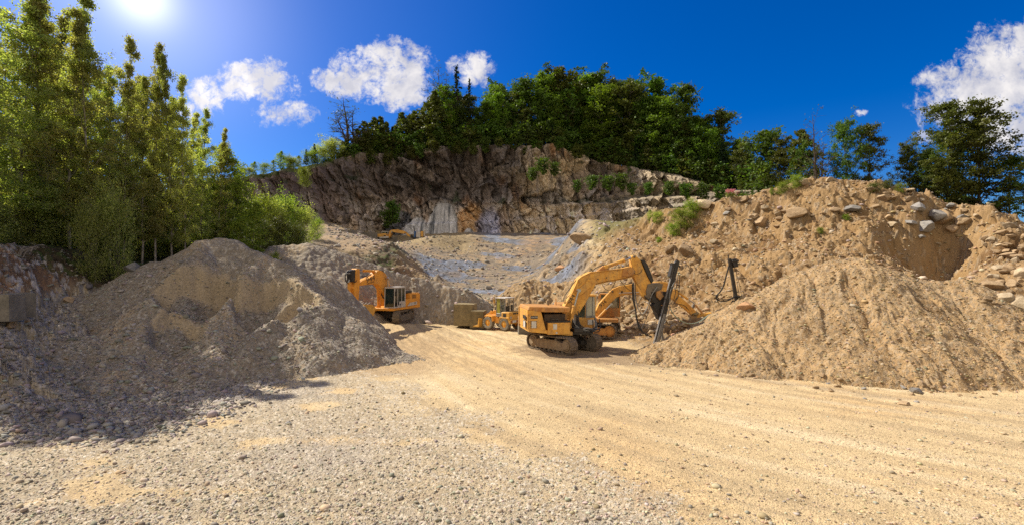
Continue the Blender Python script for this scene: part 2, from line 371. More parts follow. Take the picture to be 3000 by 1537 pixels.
ROAD = np.array([(-14, 60), (-9, 47), (-4, 36), (0, 29), (4, 22.5), (9, 17), (15, 12.3), (24, 7)], float)
def road_sd(x, y):
    best = np.full(x.shape, 1e9); sg = np.zeros(x.shape); al = np.zeros(x.shape); acc = 0.0
    for (a, b) in zip(ROAD[:-1], ROAD[1:]):
        d = b - a; Ln = np.hypot(*d); t = np.clip(((x - a[0]) * d[0] + (y - a[1]) * d[1]) / Ln ** 2, 0, 1)
        ex = x - a[0] - t * d[0]; ey = y - a[1] - t * d[1]; dd = np.hypot(ex, ey); m = dd < best
        best = np.where(m, dd, best); sg = np.where(m, (ex * d[1] - ey * d[0]) / Ln, sg); al = np.where(m, acc + t * Ln, al); acc += Ln
    return sg, al
def gravel_mask(x, y):
    w = fbm(x * .25, y * .25, 4, 3) * 4.2 + fbm(x * 1.1, y * 1.1, 3, 8) * 1.3
    m = smooth(3.6, -3.6, x - (2.2 - (y - 10) * .72) + w) * smooth(29, 22, y)
    m = np.maximum(m, smooth(-8.5, -10.5, x + w * .4) * smooth(34, 26, y) * smooth(8, 15, y))
    m = m * (1 - smooth(3.6, 4.6, bil(_G, x, y) + .12 * w) * smooth(-9, -12, x))
    patch = smooth(.12, .34, fbm(x * .33 + 9, y * .5, 3, 21))
    return m * (1 - .85 * patch * smooth(-17, -12, x) )
def right_zone(x, y): return smooth(-0.5, 2.5, x - (7.5 + np.maximum(0, y - 36) * .12)) * smooth(30, 34.5, y + np.maximum(0, x - 10) * .42)
def ground_detail(x, y, full=True):
    sl = bil(_SLOPE, x, y); g = gravel_mask(x, y); steep = smooth(.18, .6, sl)
    sg, al = road_sd(x, y)
    h = .045 * fbm(x * .35, y * .35, 4, 1)
    rut = np.exp(-((sg + 1.7) / .35) ** 2) + np.exp(-((sg - .4) / .35) ** 2) + .6 * np.exp(-((sg - 3.2) / .3) ** 2) + .6 * np.exp(-((sg + 4.0) / .3) ** 2)
    h = h + (.035 * fbm(sg * 2.2, al * .12, 4, 31) - .03 * rut) * (1 - steep)
    mid = smooth(24, 28, y) * smooth(46, 40, y) * smooth(6, -1, x)
    h = h + mid * .11 * fbm(sg * 1.7, al * .35, 4, 33, ridged=True)
    rz = right_zone(x, y)
    lz = smooth(-6, -9, x) * smooth(21, 25, y)
    # erosion gullies, slumps and clods where the base is steep
    wx = x + 1.2 * fbm(x * .5, y * .5, 3, 41); wy = y + 1.2 * fbm(x * .5 + 4, y * .5, 3, 43)
    big = fbm(wx * .22, wy * .22, 4, 45, ridged=True); c1 = voronoi(wx * .62, wy * .62, 47); c2 = voronoi(wx * 1.6, wy * 1.6, 49)
    clod = (.5 - c1[0]) * .9 + (c1[2] - .5) * .7
    near = smooth(75, 60, y)
    h = h + steep * near * (.75 * (big - .45) + .62 * (clod - .15) + .26 * (.5 - c2[0] + .8 * (c2[2] - .5)) + .14 * fbm(x * 3.2, y * 3.2, 4, 51, ridged=True))
    rill = fbm(x * 1.5 + y * .4, y * .16, 4, 53, ridged=True)
    h = h + rz * steep * near * .22 * rill
    far = smooth(56, 66, y) * .45
    c3 = voronoi(wx * .23, wy * .23, 55)
    h = h + far * (.55 * fbm(x * .14, y * .14, 4, 57) + .5 * (c3[2] - .5) + .25 * fbm(x * .8, y * .8, 4, 58, ridged=True))
    if not full: return h, g, steep
    # stones lying in the surface
    p1, i1, k1 = pebble(x, y, .095, 61, .75); p2, i2, k2 = pebble(x + .3 * perlin(x, y, 5), y, .30, 63, .55)
    amp1 = np.clip(.25 + .9 * g + .6 * rz, 0, 1.1) * smooth(60, 45, y)
    rub = smooth(-10, -12.5, x + .8 * fbm(x * .3, y * .3, 3, 65)) * smooth(14.5, 17, y) * smooth(32, 25, y)
    amp2 = np.clip(.12 * g + 1.1 * rub + .7 * rz + .5 * steep * near, 0, 1.2)
    h = h + p1 * amp1 * .55 + p2 * amp2 * .8
    return h, g, steep, rz, rub, (i1, k1, amp1), (i2, k2, amp2), far, c3[2], sg, al, lz, big
def ground_z(x, y):
    x = np.atleast_1d(np.asarray(x, float)); y = np.atleast_1d(np.asarray(y, float)); return bil(_G, x, y) + ground_detail(x, y)[0]

SAND = np.array((.50, .375, .21)); GREY = np.array((.34, .285, .205)); BROWN = np.array((.24, .155, .085)); OCHRE = np.array((.50, .325, .15))
BLUEROCK = np.array((.135, .15, .19)); DARKSOIL = np.array((.07, .05, .032))
def ground_color(x, y, D):
    (h, g, steep, rz, rub, (i1, k1, a1), (i2, k2, a2), far, fid, sg, al, lz, big) = D
    n1 = fbm(x * .18, y * .18, 5, 71); n2 = fbm(x * 1.3, y * 1.3, 4, 73); n3 = fbm(sg * .9, al * .07, 4, 75)
    col = np.ones(x.shape + (3,)) * SAND
    col = mixc(col, OCHRE * 1.02, smooth(-.1, .5, n1) * .5)
    col = mixc(col, (.57, .455, .285), smooth(.0, .4, n3) * .75)
    col = mixc(col, (.33, .245, .145), smooth(.02, .4, -n3) * .6)
    for o_, w_ in ((-1.7, .32), (.4, .32), (3.2, .28), (-4.0, .28), (5.2, .5), (1.9, .2)): col = mixc(col, (.31, .225, .13), np.exp(-((sg - o_ + .25 * fbm(al * .15, al * 0 + o_, 2, 83)) / w_) ** 2) * .5 * smooth(-.35, .25, n2 + .5 * n1))
    # damp darker earth round the machines and along the toe of the spoil heap
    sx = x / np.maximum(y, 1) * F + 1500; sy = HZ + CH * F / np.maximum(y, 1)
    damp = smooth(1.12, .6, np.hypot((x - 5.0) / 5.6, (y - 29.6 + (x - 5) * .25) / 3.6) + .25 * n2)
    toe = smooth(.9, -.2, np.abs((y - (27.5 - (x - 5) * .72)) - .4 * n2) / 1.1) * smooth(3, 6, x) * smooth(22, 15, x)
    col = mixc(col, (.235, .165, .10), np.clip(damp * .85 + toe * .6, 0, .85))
    left = smooth(-3, -5.5, x + n2) * smooth(22, 24, y) * smooth(41, 33, y)
    col = mixc(col, (.34, .235, .13), left * .75)
    gc = GREY * 1.0 + 0 * x[..., None]
    gc = mixc(gc, (.30, .27, .23), smooth(.0, .4, n1))
    col = mixc(col, gc, np.clip(g * .82, 0, 1))
    st = lerp(.62, 1.5, i1)[..., None] * np.where((i1 > .5)[..., None], np.array((.37, .32, .25)), np.array((.39, .31, .21)))
    col = np.where((k1 & (a1 > .45))[..., None], st, col)
    # right bank: ochre earth with pale and grey stones
    rb = mixc(np.ones(x.shape + (3,)) * np.array((.275, .168, .072)), (.13, .072, .032), smooth(-.2, .45, n2 * .8 + .9 * n1))
    rb = mixc(rb, (.34, .23, .12), smooth(.1, .6, big) * .5)
    rb = np.where((k2 & (i2 > .45))[..., None], lerp(.45, 1.25, i1)[..., None] * np.array((.34, .25, .155)), rb)
    m = np.clip(np.maximum(rz, steep * smooth(2, 5, x) * smooth(62, 50, y)), 0, 1)
    col = mixc(col, np.array((0, 0, 0)), m) + rb * m[..., None]
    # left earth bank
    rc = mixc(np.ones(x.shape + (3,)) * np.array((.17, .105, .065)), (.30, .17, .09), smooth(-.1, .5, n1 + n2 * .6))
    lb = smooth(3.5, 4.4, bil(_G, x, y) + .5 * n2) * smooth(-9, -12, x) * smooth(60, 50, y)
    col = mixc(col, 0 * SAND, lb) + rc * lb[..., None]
    # forest floor
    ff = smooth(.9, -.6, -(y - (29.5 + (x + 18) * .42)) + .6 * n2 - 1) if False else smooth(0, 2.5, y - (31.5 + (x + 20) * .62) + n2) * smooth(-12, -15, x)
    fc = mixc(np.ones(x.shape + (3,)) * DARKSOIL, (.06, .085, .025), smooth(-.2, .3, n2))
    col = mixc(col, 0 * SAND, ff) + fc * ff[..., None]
    col = np.where((rub > .5)[..., None] & k2[..., None], lerp(.6, 1.35, i2)[..., None] * np.array((.34, .30, .27)), col)
    # bare rock floor of the upper pit
    s = x / np.maximum(y, 1)
    pit = smooth(52, 58, y + n2 * 2) * smooth(-.27, -.19, s + .03 * n1) * smooth(.19, .13, s + .03 * n2)
    pc = mixc(np.ones(x.shape + (3,)) * np.array((.29, .215, .135)), BLUEROCK * 1.3, smooth(.05, .085, fbm(x * .09 + y * .05, y * .13, 4, 78) - .02)); pc = pc * lerp(.85, 1.2, fid)[..., None]
    pc = mixc(pc, (.33, .215, .12), smooth(.05, .45, fbm(x * .12 + 3, y * .09, 5, 77)) * .9)
    pc = mixc(pc, (.13, .12, .11), smooth(.25, .6, fbm(x * .5, y * .5, 4, 79, ridged=True)) * .6)
    col = mixc(col, 0 * SAND, pit) + pc * pit[..., None]
    # ramp and pad on the left of the pit
    rp = smooth(50, 55, y) * smooth(-.17, -.22, s) * smooth(-14, -18, x)
    rpc = mixc(np.ones(x.shape + (3,)) * np.array((.33, .24, .15)), (.21, .165, .12), smooth(-.2, .4, n2 + n1))
    col = mixc(col, 0 * SAND, rp) + rpc * rp[..., None]
    pad = smooth(80, 84, y) * smooth(-.05, -.12, s)
    col = mixc(col, (.31, .235, .13), pad * .9)
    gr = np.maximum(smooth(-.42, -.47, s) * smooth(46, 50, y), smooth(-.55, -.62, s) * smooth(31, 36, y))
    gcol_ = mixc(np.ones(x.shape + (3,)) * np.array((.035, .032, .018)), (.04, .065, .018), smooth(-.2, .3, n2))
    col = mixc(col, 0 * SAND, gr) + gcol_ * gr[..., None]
    bk = smooth(.15, .2, s) * smooth(58, 64, y + n2)
    col = mixc(col, (.13, .13, .05), bk * .8)
    return np.clip(col * (1 + .22 * n2[..., None]), .01, .9)

def fan(name):
    rows = [2.5]
    while rows[-1] < 114:
        y = rows[-1]; step = y * y / (CH * F) * 2.3
        if y > 18: step = min(step, .085)
        if y > 60: step = .17
        rows.append(y + max(step, .008))
    R = np.array(rows); S = np.tan(np.linspace(-.96, .96, 1250)) / math.tan(.96) * 1.42
    # even spacing in the picture
    S = np.linspace(-1.36, 1.36, 1280)
    X = S[None, :] * R[:, None]; Y = np.repeat(R[:, None], len(S), 1)
    D = ground_detail(X, Y); Z = bil(_G, X, Y) + D[0]
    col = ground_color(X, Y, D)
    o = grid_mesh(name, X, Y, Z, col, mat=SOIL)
    return o
g_main = fan('ground'); tag(g_main, 'pale sand and gravel floor of the quarry rising to the pit and banks', 'quarry ground', kind='structure')
# plain apron beyond the modelled fan so the ground goes on to the horizon
ax = np.linspace(-900, 900, 41); AX, AY = np.meshgrid(ax, np.linspace(-300, 1200, 41)); AZ = np.full(AX.shape, -2.5)
ap = grid_mesh('terrain', AX, AY, AZ, np.ones(AX.shape + (3,)) * np.array((.10, .11, .05)), mat=SOIL)
tag(ap, 'low wooded land around the quarry', 'land', kind='structure')

# ---------------------------------------------------------------- heaps
def ridge_eval(x, y, ridges):
    H = np.full(x.shape, -50.0); S = np.zeros(x.shape); DD = np.zeros(x.shape); acc = 0.0
    for rg in ridges:
        for (a, b) in zip(rg[:-1], rg[1:]):
            ax_, ay_, az_, as_ = a; bx_, by_, bz_, bs_ = b
            dx = bx_ - ax_; dy = by_ - ay_; L2 = dx * dx + dy * dy
            t = np.clip(((x - ax_) * dx + (y - ay_) * dy) / L2, 0, 1)
            ex = x - ax_ - t * dx; ey = y - ay_ - t * dy; d = np.hypot(ex, ey)
            h = lerp(az_, bz_, t) - lerp(as_, bs_, t) * (np.sqrt(d * d + .16) - .4)
            m = h > H
            ang = np.arctan2(ey, ex)
            H = np.where(m, h, H); S = np.where(m, acc + t * math.sqrt(L2) + ang * 1.5, S); DD = np.where(m, d, DD); acc += math.sqrt(L2)
        acc += 13.7
    return H, S, DD
def RP(px, py, Y, s): p = P(px, py, Y); return (p.x, p.y, p.z, s)
LEFT_R = [[RP(150, 905, 26.5, .5), RP(250, 862, 28, .52), RP(336, 831, 30, .58), RP(470, 764, 31, .72), RP(585, 704, 32, .95), RP(640, 697, 32.5, 1.05), RP(699, 704, 32.5, 1.1), RP(739, 731, 32, 1.15), RP(780, 748, 31.5, 1.15), RP(850, 772, 31, 1.1), RP(941, 803, 31.5, 1.05), RP(965, 832, 31.5, 1.9)],
          [RP(600, 708, 31.7, .95), RP(505, 842, 27, .85), RP(440, 930, 25, .7), RP(380, 1040, 22.5, .55)],
          [RP(780, 748, 31.5, 1.0), RP(715, 800, 29, 1.05), RP(665, 905, 26.2, .9), RP(650, 990, 24.5, .7)],
          [RP(860, 778, 31, .85), RP(905, 850, 28.3, .9), RP(925, 930, 26.6, .8)],
          [RP(800, 940, 25.4, .9), RP(845, 985, 25.2, .8)],
          [RP(955, 890, 28.4, .7), RP(1005, 928, 28.0, .75), RP(1075, 990, 27.6, .65), RP(1180, 1035, 27.6, .45)],
          [RP(130, 1000, 22.6, .5), RP(260, 985, 23.5, .55)]]
BACK_R = [[RP(700, 770, 41, .8), RP(806, 722, 44, .8), RP(900, 712, 45.5, .75), RP(970, 731, 46.3, .85), RP(1040, 755, 46.8, 1.3), RP(1110, 780, 47.2, 1.9), RP(1158, 802, 47.4, 2.1), RP(1214, 811, 47.6, 2.1), RP(1319, 839, 47.8, 1.9), RP(1372, 853, 48, 1.6), RP(1407, 874, 48, 1.3), RP(1425, 895, 48, 1.1)]]
MID_R = [[RP(1404, 905, 47.5, .8), RP(1424, 886, 48.5, .8), RP(1466, 862, 50, .85), RP(1515, 829, 51, .9), RP(1540, 819, 51, .9), RP(1575, 819, 51, .9), RP(1620, 828, 50.5, .9), RP(1669, 823, 50, .85), RP(1740, 812, 49, .8), RP(1830, 790, 48, .7)]]
RIGHT_R = [[RP(1870, 1052, 28.3, .42), RP(1990, 990, 28.2, .5), RP(2090, 945, 28.4, .56), RP(2167, 915, 28.6, .6), RP(2230, 862, 28.8, .66), RP(2363, 794, 29, .72), RP(2440, 764, 28.8, .76), RP(2522, 754, 28.4, .78), RP(2590, 780, 28, .76), RP(2655, 812, 27.6, .74), RP(2734, 826, 27, .72), RP(2814, 819, 26.4, .72), RP(2893, 855, 25.8, .7), RP(2960, 920, 25, .66), RP(3050, 990, 24, .6), RP(3200, 1010, 23, .58)],
           [RP(2522, 756, 28.4, .8), RP(2560, 880, 26.2, .74)], [RP(2814, 822, 26.4, .78), RP(2860, 940, 24.2, .68)], [RP(2300, 845, 28.6, .7), RP(2200, 960, 26.6, .6)]]
def heap_fn(ridges, seed, rill, warp=.9, clod=.12, cut=None):
    def f(x, y, full=False):
        wx = x + warp * fbm(x * .3, y * .3, 3, seed); wy = y + warp * fbm(x * .3 + 7, y * .3 + 3, 3, seed + 1)
        H, S, D = ridge_eval(wx, wy, ridges)
        amp = smooth(0.2, 2.2, D)
        rl = fbm(S * 1.3 + .5 * fbm(x * .6, y * .6, 2, seed + 4), D * .13, 5, seed + 3, .58, ridged=True)
        if cut is not None: H = cut(x, y, H)
        H = H + rill * amp * (rl - .1) + .10 * fbm(x * .9, y * .9, 4, seed + 5) + clod * (.45 - voronoi(x * 2.1, y * 2.1, seed + 7)[0])
        if not full: return H
        p1, i1, k1 = pebble(x, y, .13, seed + 9, .7); p2, i2, k2 = pebble(x, y, .33, seed + 11, .4)
        return H + p1 * .6 + p2 * .28, S, D, rl, i1, k1, i2, k2
    return f
CUTS = [(575, 885, 27.6, 2.3, 1.5), (780, 880, 27.6, 1.9, 1.1), (860, 905, 27.4, 1.3, .8), (520, 990, 24.4, 1.3, .6)]
def left_cut(x, y, H):
    # a digger has bitten scoops with steep faces out of the gravel
    for (px, py, Y, r, d) in CUTS:
        c = P(px, py, Y); q = np.hypot((x - c.x) / 1.1, y - c.y + .0) / r + .22 * fbm(x * .7, y * .7, 3, 91)
        H = H - d * smooth(1.0, .72, q)
    return H
heaps = {}
def make_heap(name, fn, x0, x1, y0, y1, step, colf, label, cat):
    x = np.arange(x0, x1, step); y = np.arange(y0, y1, step); X, Y = np.meshgrid(x, y)
    Hh, S, D, rl, i1, k1, i2, k2 = fn(X, Y, True)
    G0 = bil(_G, X, Y) + ground_detail(X, Y, False)[0]
    o = grid_mesh(name, X, Y, Hh, colf(X, Y, Hh, S, D, rl, i1, k1, i2, k2), keep=(Hh > G0 - .12), mat=SOIL)
    tag(o, label, cat); return o
def col_grey(X, Y, H, S, D, rl, i1, k1, i2, k2):
    n = fbm(X * .35, Y * .35, 5, 101); n2 = fbm(X * 1.5, Y * 1.5, 4, 102)
    c = mixc(np.ones(X.shape + (3,)) * np.array((.25, .205, .155)), (.36, .275, .18), smooth(-.1, .4, n)); c = mixc(c, (.19, .165, .135), smooth(0, .5, n2) * .6)
    gy, gx = np.gradient(H, .055); st = smooth(.95, 1.5, np.hypot(gx, gy)); kk = (np.exp(-D * .12))[..., None] * 0 + 1
    c = np.where(k1[..., None], lerp(.6, 1.5, i1)[..., None] * np.array((.27, .24, .20)), c)
    cm = np.zeros(X.shape)
    for (px, py, Yc, r, d) in CUTS:
        q0 = P(px, py, Yc); q = np.hypot((X - q0.x) / 1.1, Y - q0.y) / r + .22 * fbm(X * .7, Y * .7, 3, 91); cm = np.maximum(cm, smooth(1.12, 1.0, q) * smooth(.62, .75, q) * (Y > q0.y))
    c = mixc(c, (.40, .31, .20), cm * .8)
    return np.clip(c * (1 + .2 * n2[..., None]), .02, .9)
def col_tan(X, Y, H, S, D, rl, i1, k1, i2, k2):
    n = fbm(X * .35, Y * .35, 5, 111); n2 = fbm(X * 1.5, Y * 1.5, 4, 112)
    c = mixc(np.ones(X.shape + (3,)) * np.array((.33, .21, .10)), (.21, .13, .06), smooth(-.1, .5, n)); c = mixc(c, (.40, .28, .15), smooth(.0, .7, rl) * .5)
    c = np.where(k1[..., None], lerp(.5, 1.3, i1)[..., None] * np.array((.30, .22, .135)), c)
    gz = smooth(.1, .5, fbm(X * .6, Y * .25, 4, 113))
    c = mixc(c, (.27, .225, .165), gz * .25)
    return np.clip(c * (1 + .2 * n2[..., None]), .02, .9)
def col_brown(X, Y, H, S, D, rl, i1, k1, i2, k2):
    c = col_tan(X, Y, H, S, D, rl, i1, k1, i2, k2); return c * np.array((.80, .84, .92))
f_left = heap_fn(LEFT_R, 201, .16, .8, .10, left_cut); f_back = heap_fn(BACK_R, 221, .30, .7, .2); f_mid = heap_fn(MID_R, 241, .35, .6, .25); f_right = heap_fn(RIGHT_R, 261, .34, .6, .14)
make_heap('gravel_heap', f_left, -27, -4, 17.5, 40, .055, col_grey, 'tall grey gravel heap with steep dug-out faces in front of the birch wood', 'gravel heap')
make_heap('spoil_heap', f_back, -27, -1, 36, 56, .085, col_grey, 'brown spoil heap with a steep cut face behind the white-cabbed excavator', 'spoil heap')
make_heap('sand_heap', f_mid, -5, 14, 42, 60, .08, col_tan, 'low sandy heap with scattered stones behind the wheel loader', 'sand heap')
make_heap('spoil_heap', f_right, 5, 36, 15, 38, .055, col_tan, 'broad tan spoil heap with rain gullies below the high earth bank', 'spoil heap')
def top_z(x, y):
    x = np.atleast_1d(np.asarray(x, float)); y = np.atleast_1d(np.asarray(y, float))
    z = ground_z(x, y)
    for f in (f_left, f_back, f_mid, f_right): z = np.maximum(z, f(x, y))
    return z

# ---------------------------------------------------------------- the rock face and the hill above it
_cpx = np.array([480, 560, 650, 800, 950, 1100, 1250, 1400, 1700, 1900, 2100, 2300, 2600, 3000]); _cY = np.array([70, 72, 76, 84, 94, 101, 104, 105, 103, 97, 90, 84, 78, 74.])
_tpx = np.array([480, 600, 700, 815, 932, 1013, 1165, 1290, 1455, 1560, 1630, 1747, 1863, 1950, 2038, 2130, 2213, 2400, 2600, 3000])
_tpy = np.array([560, 545, 524, 500, 478, 450, 438, 424, 414, 425, 407, 438, 467, 480, 500, 528, 547, 575, 590, 600.])
def cliff_base(px): return np.interp(px, _cpx, _cY)
def cliff_top(px): 
    Y = cliff_base(px) + 5.0; return CH + (HZ - np.interp(px, _tpx, _tpy)) / F * Y
def build_cliff():
    px = np.arange(480, 2700, 1.75); nv = 250
    v = np.linspace(0, 1, nv)
    PX, V = np.meshgrid(px, v); YB = cliff_base(PX); X = (PX - 1500) / F * YB; ZT = cliff_top(PX) + .5 * fbm(X * .4, X * 0, 4, 301)
    Z = 3.0 + (ZT - 3.0) * V
    u = np.cumsum(np.hypot(np.gradient(X[0]), np.gradient(YB[0])))[None, :] + 0 * X
    lean = 4.5 * np.clip((Z - 9) / 18, 0, 1.3)
    zb = 21.0 + 1.2 * fbm(u * .06, 0 * u, 3, 303)
    bench = smooth(-.5, .9, Z - zb) * smooth(1560, 1760, PX) * 5.0
    zb2 = 17.3 + .05 * (u - u.mean()); bench2 = smooth(-.4, .5, Z - zb2) * 1.6 * smooth(1000, 1150, PX)
    wu = u + 2.6 * fbm(u * .12, Z * .12, 5, 305, .62) + Z * .18; wz = Z + 2.2 * fbm(u * .14 + 5, Z * .14, 5, 306, .62) + u * .16
    a = voronoi(wu * .13, wz * .17, 311, True); b = voronoi(wu * .42, wz * .26, 313, True); c = voronoi(wu * 1.1, wz * .50, 315, True); d = voronoi(wu * 2.6, wz * 1.2, 316, True)
    disp = 3.6 * fbm(u * .045, Z * .06, 4, 307) + 2.8 * (a[2] - .5) + a[3] * 1.6 + a[4] * 1.0 + 2.0 * (b[2] - .5) + 1.1 * b[3] + 1.2 * (c[2] - .5) + .3 * c[3] + .4 * (d[2] - .5)
    disp = disp - .35 * np.exp(-((a[1] - a[0]) / .04) ** 2)
    disp = disp + .6 * fbm(u * .7 + Z * .1, Z * .16, 5, 317, .6, ridged=True)
    # smooth sawn-looking slabs at the foot
    s1 = smooth(1.0, .85, np.hypot((PX - 1292) / 52, (Z - 14.0) / 8.0)); s2 = smooth(1.0, .8, np.hypot((PX - 1215) / 40, (Z - 13) / 5.0)); s3 = smooth(1.0, .85, np.hypot((PX - 1372) / 20, (Z - 12.5) / 2.6))
    slab = np.maximum(np.maximum(s1, s2), s3)
    disp = lerp(disp, .4 + .5 * (voronoi(u * .35, Z * .05, 321)[2] - .5) + .12 * fbm(u * .9, Z * .2, 3, 318), slab)
    fade = smooth(0, .06, 1 - V)
    Yd = YB + lean + bench + bench2 - disp * (.35 + .65 * fade)
    # colour of the stone, with shade painted into its upper and left parts
    n1 = fbm(u * .06, Z * .09, 5, 331); n2 = fbm(u * .35, Z * .35, 5, 333); n3 = fbm(u * .8 + Z * .12, Z * .10, 5, 335, .62); n4 = fbm(u * .12 + 20, Z * .16, 4, 337)
    col = mixc(np.ones(X.shape + (3,)) * np.array((.30, .235, .185)), (.50, .385, .255), smooth(-.05, .4, n1 + .5 * (a[2] - .5)))
    col = mixc(col, (.25, .235, .225), smooth(.0, .3, n4 + .7 * (b[2] - .5)) * .65)
    col = mixc(col, (.34, .17, .065), smooth(.18, .45, fbm(u * .16 + 40, Z * .10, 4, 339)) * .75)
    col = mixc(col, (.035, .032, .034), smooth(.02, .38, n3) * .75)
    col = mixc(col, (.06, .05, .05), np.exp(-((a[1] - a[0]) / .03) ** 2) * .35)
    col = mixc(col, (.07, .06, .055), np.exp(-((b[1] - b[0]) / .05) ** 2) * .25)
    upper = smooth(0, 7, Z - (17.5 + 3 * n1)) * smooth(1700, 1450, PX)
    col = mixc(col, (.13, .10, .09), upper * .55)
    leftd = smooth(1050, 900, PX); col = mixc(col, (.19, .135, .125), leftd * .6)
    rightl = smooth(1480, 1640, PX); col = mixc(col, (.50, .39, .25), rightl * .8 * smooth(.45, -.1, n3) * np.maximum(smooth(.3, .6, a[2] + .4 * n1), smooth(.5, -.8, Z - zb)))
    pat = smooth(.60, .68, b[2]) * smooth(.5, .1, n3) * smooth(22, 19, Z); col = mixc(col, (.42, .36, .30), pat * .7)
    och = smooth(1.0, .6, np.hypot((PX - 1375) / 50, (Z - 16) / 6.5) + .3 * n2); col = mixc(col, (.46, .27, .11), och * .75); vio = smooth(1.0, .6, np.hypot((PX - 1432) / 42, (Z - 15.5) / 5.5) + .3 * n2); col = mixc(col, (.27, .275, .36), vio * .8)
    arc = np.exp(-((Z - 22.2 + ((PX - 1285) / 75) ** 2 * 2.4 + .5 * n2) / .35) ** 2) * smooth(150, 120, np.abs(PX - 1285)); col = mixc(col, (.02, .02, .022), arc * .8)
    sc = mixc(np.ones(X.shape + (3,)) * np.array((.36, .35, .345)), (.07, .075, .08), smooth(-.05, .35, fbm(u * 1.3, Z * .10, 4, 341)))
    col = mixc(col, 0 * SAND, slab) + sc * slab[..., None]
    dk = smooth(1.0, .85, np.hypot((PX - 1160) / 45, (Z - 14.5) / 5)) * (1 - slab); col = mixc(col, (.06, .07, .085), dk * .8)
    gv = smooth(.28, .5, fbm(u * .22, Z * .30, 4, 343)) * smooth(17, 22, Z) + bench * .16 * smooth(2.0, .3, Z - zb) * smooth(-1, .2, Z - zb)
    col = mixc(col, (.035, .055, .02), np.clip(gv, 0, 1) * .75)
    gl = smooth(1000, 880, PX) * smooth(.93, .97, V) * smooth(640, 690, PX); col = mixc(col, (.14, .16, .05), gl)
    col = np.clip(col * (1 + .35 * n2[..., None]) * (lerp(1.75, .95, np.maximum(upper, leftd * .8)) * lerp(1.0, .5, smooth(1700, 1850, PX)))[..., None] * lerp(.75, 1.25, c[2])[..., None], .008, .9)  # brightness raised on the shaded face, lowered at the sunlit right end
    col = mixc(col, (.018, .014, .012), np.exp(-((c[1] - c[0]) / .07) ** 2) * .55 * (1 - slab) * smooth(-.3, .3, n2 + n1))
    col = mixc(col, (.03, .045, .015), smooth(690, 650, PX + 20 * n1))
    # rows running back over the hill top
    bk = np.array([.4, 1, 2, 3.5, 6, 10, 16, 25, 40, 60.]); e = bk[:, None]
    XB = X[-1][None, :] * (1 + 0 * e); YBk = Yd[-1][None, :] + e
    hill = np.interp(px, [480, 800, 1100, 1700, 2100, 2300, 2700], [.10, .12, .22, .25, .18, .06, .02])[None, :]
    ZBk = Z[-1][None, :] + hill * e + .3 * fbm(XB * .3, YBk * .3, 3, 351) * np.minimum(e, 1)
    gcol = mixc(np.ones(XB.shape + (3,)) * np.array((.05, .06, .025)), (.10, .085, .045), smooth(0, .4, fbm(XB * .4, YBk * .4, 3, 353)))
    lg = ((smooth(1000, 880, px) * smooth(640, 690, px))[None, :] + 0 * e); gcol = mixc(gcol, (.16, .18, .055), lg)
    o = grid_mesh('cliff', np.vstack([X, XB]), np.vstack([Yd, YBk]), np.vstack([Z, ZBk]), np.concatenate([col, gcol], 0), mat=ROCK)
    tag(o, 'high quarried rock face with benches, grey slabs and brown stained stone', 'rock face', kind='structure')
    return px, Z[-1], Yd[-1]
cl_px, cl_z, cl_y = build_cliff()
def hill_at(px, back):
    """point on the hill top: photo column of the rim below it and metres behind the rim"""
    y0 = float(np.interp(px, cl_px, cl_y)); z0 = float(np.interp(px, cl_px, cl_z)); s = float(np.interp(px, [480, 800, 1100, 1700, 2100, 2300, 2700], [.10, .12, .22, .25, .18, .06, .02]))
    return y0 + back, z0 + s * back
# ---------------------------------------------------------------- trees and plants
BIRCH_LEAF = mat_leaf('birch_leaf', (.17, .20, .065), (.38, .40, .14), .6)
BIRCH_LEAF2 = mat_leaf('golden_birch_leaf', (.21, .215, .07), (.44, .42, .16), .6)
LIME_LEAF = mat_leaf('lime_beech_leaf', (.07, .13, .014), (.20, .30, .03), .35)
BEECH_LEAF = mat_leaf('beech_leaf', (.030, .065, .012), (.12, .19, .022), .28)
BRIGHT_LEAF = mat_leaf('young_leaf', (.12, .18, .025), (.27, .32, .05), .45)
OLIVE_LEAF = mat_leaf('olive_leaf', (.045, .062, .014), (.13, .135, .022), .25)
NEEDLE = mat_leaf('spruce_needle', (.014, .030, .012), (.035, .060, .018), .08)
BIRCH_BARK = mat_bark('birch_bark', (.36, .32, .26), (.09, .075, .06)); DARK_BARK = mat_bark('dark_bark', (.10, .075, .055), (.05, .038, .03)); GREY_BARK = mat_bark('grey_bark', (.24, .20, .16), (.12, .10, .08))
FLOWER = mat_leaf('pink_flower', (.42, .10, .20), (.5, .2, .3), .3)

def tube_np(paths, sides=5):
    """paths: list of (points Nx3, radii N) -> verts, quads"""
    V = []; Fq = []; off = 0
    ang = np.arange(sides) * 2 * math.pi / sides
    for pts, rr in paths:
        pts = np.asarray(pts, float); n = len(pts)
        t = np.gradient(pts, axis=0); t /= np.maximum(np.linalg.norm(t, axis=1, keepdims=True), 1e-9)
        ref = np.where(np.abs(t[:, 2:3]) > .9, np.array([[1., 0, 0]]), np.array([[0, 0, 1.]]))
        a = np.cross(t, ref); a /= np.linalg.norm(a, axis=1, keepdims=True); b = np.cross(t, a)
        ring = pts[:, None] + np.asarray(rr)[:, None, None] * (np.cos(ang)[None, :, None] * a[:, None] + np.sin(ang)[None, :, None] * b[:, None])
        V.append(ring.reshape(-1, 3))
        i = off + np.arange(n * sides).reshape(n, sides)
        q = np.stack([i[:-1], np.roll(i[:-1], -1, 1), np.roll(i[1:], -1, 1), i[1:]], -1).reshape(-1, 4); Fq.append(q); off += n * sides
    return np.concatenate(V), np.concatenate(Fq)
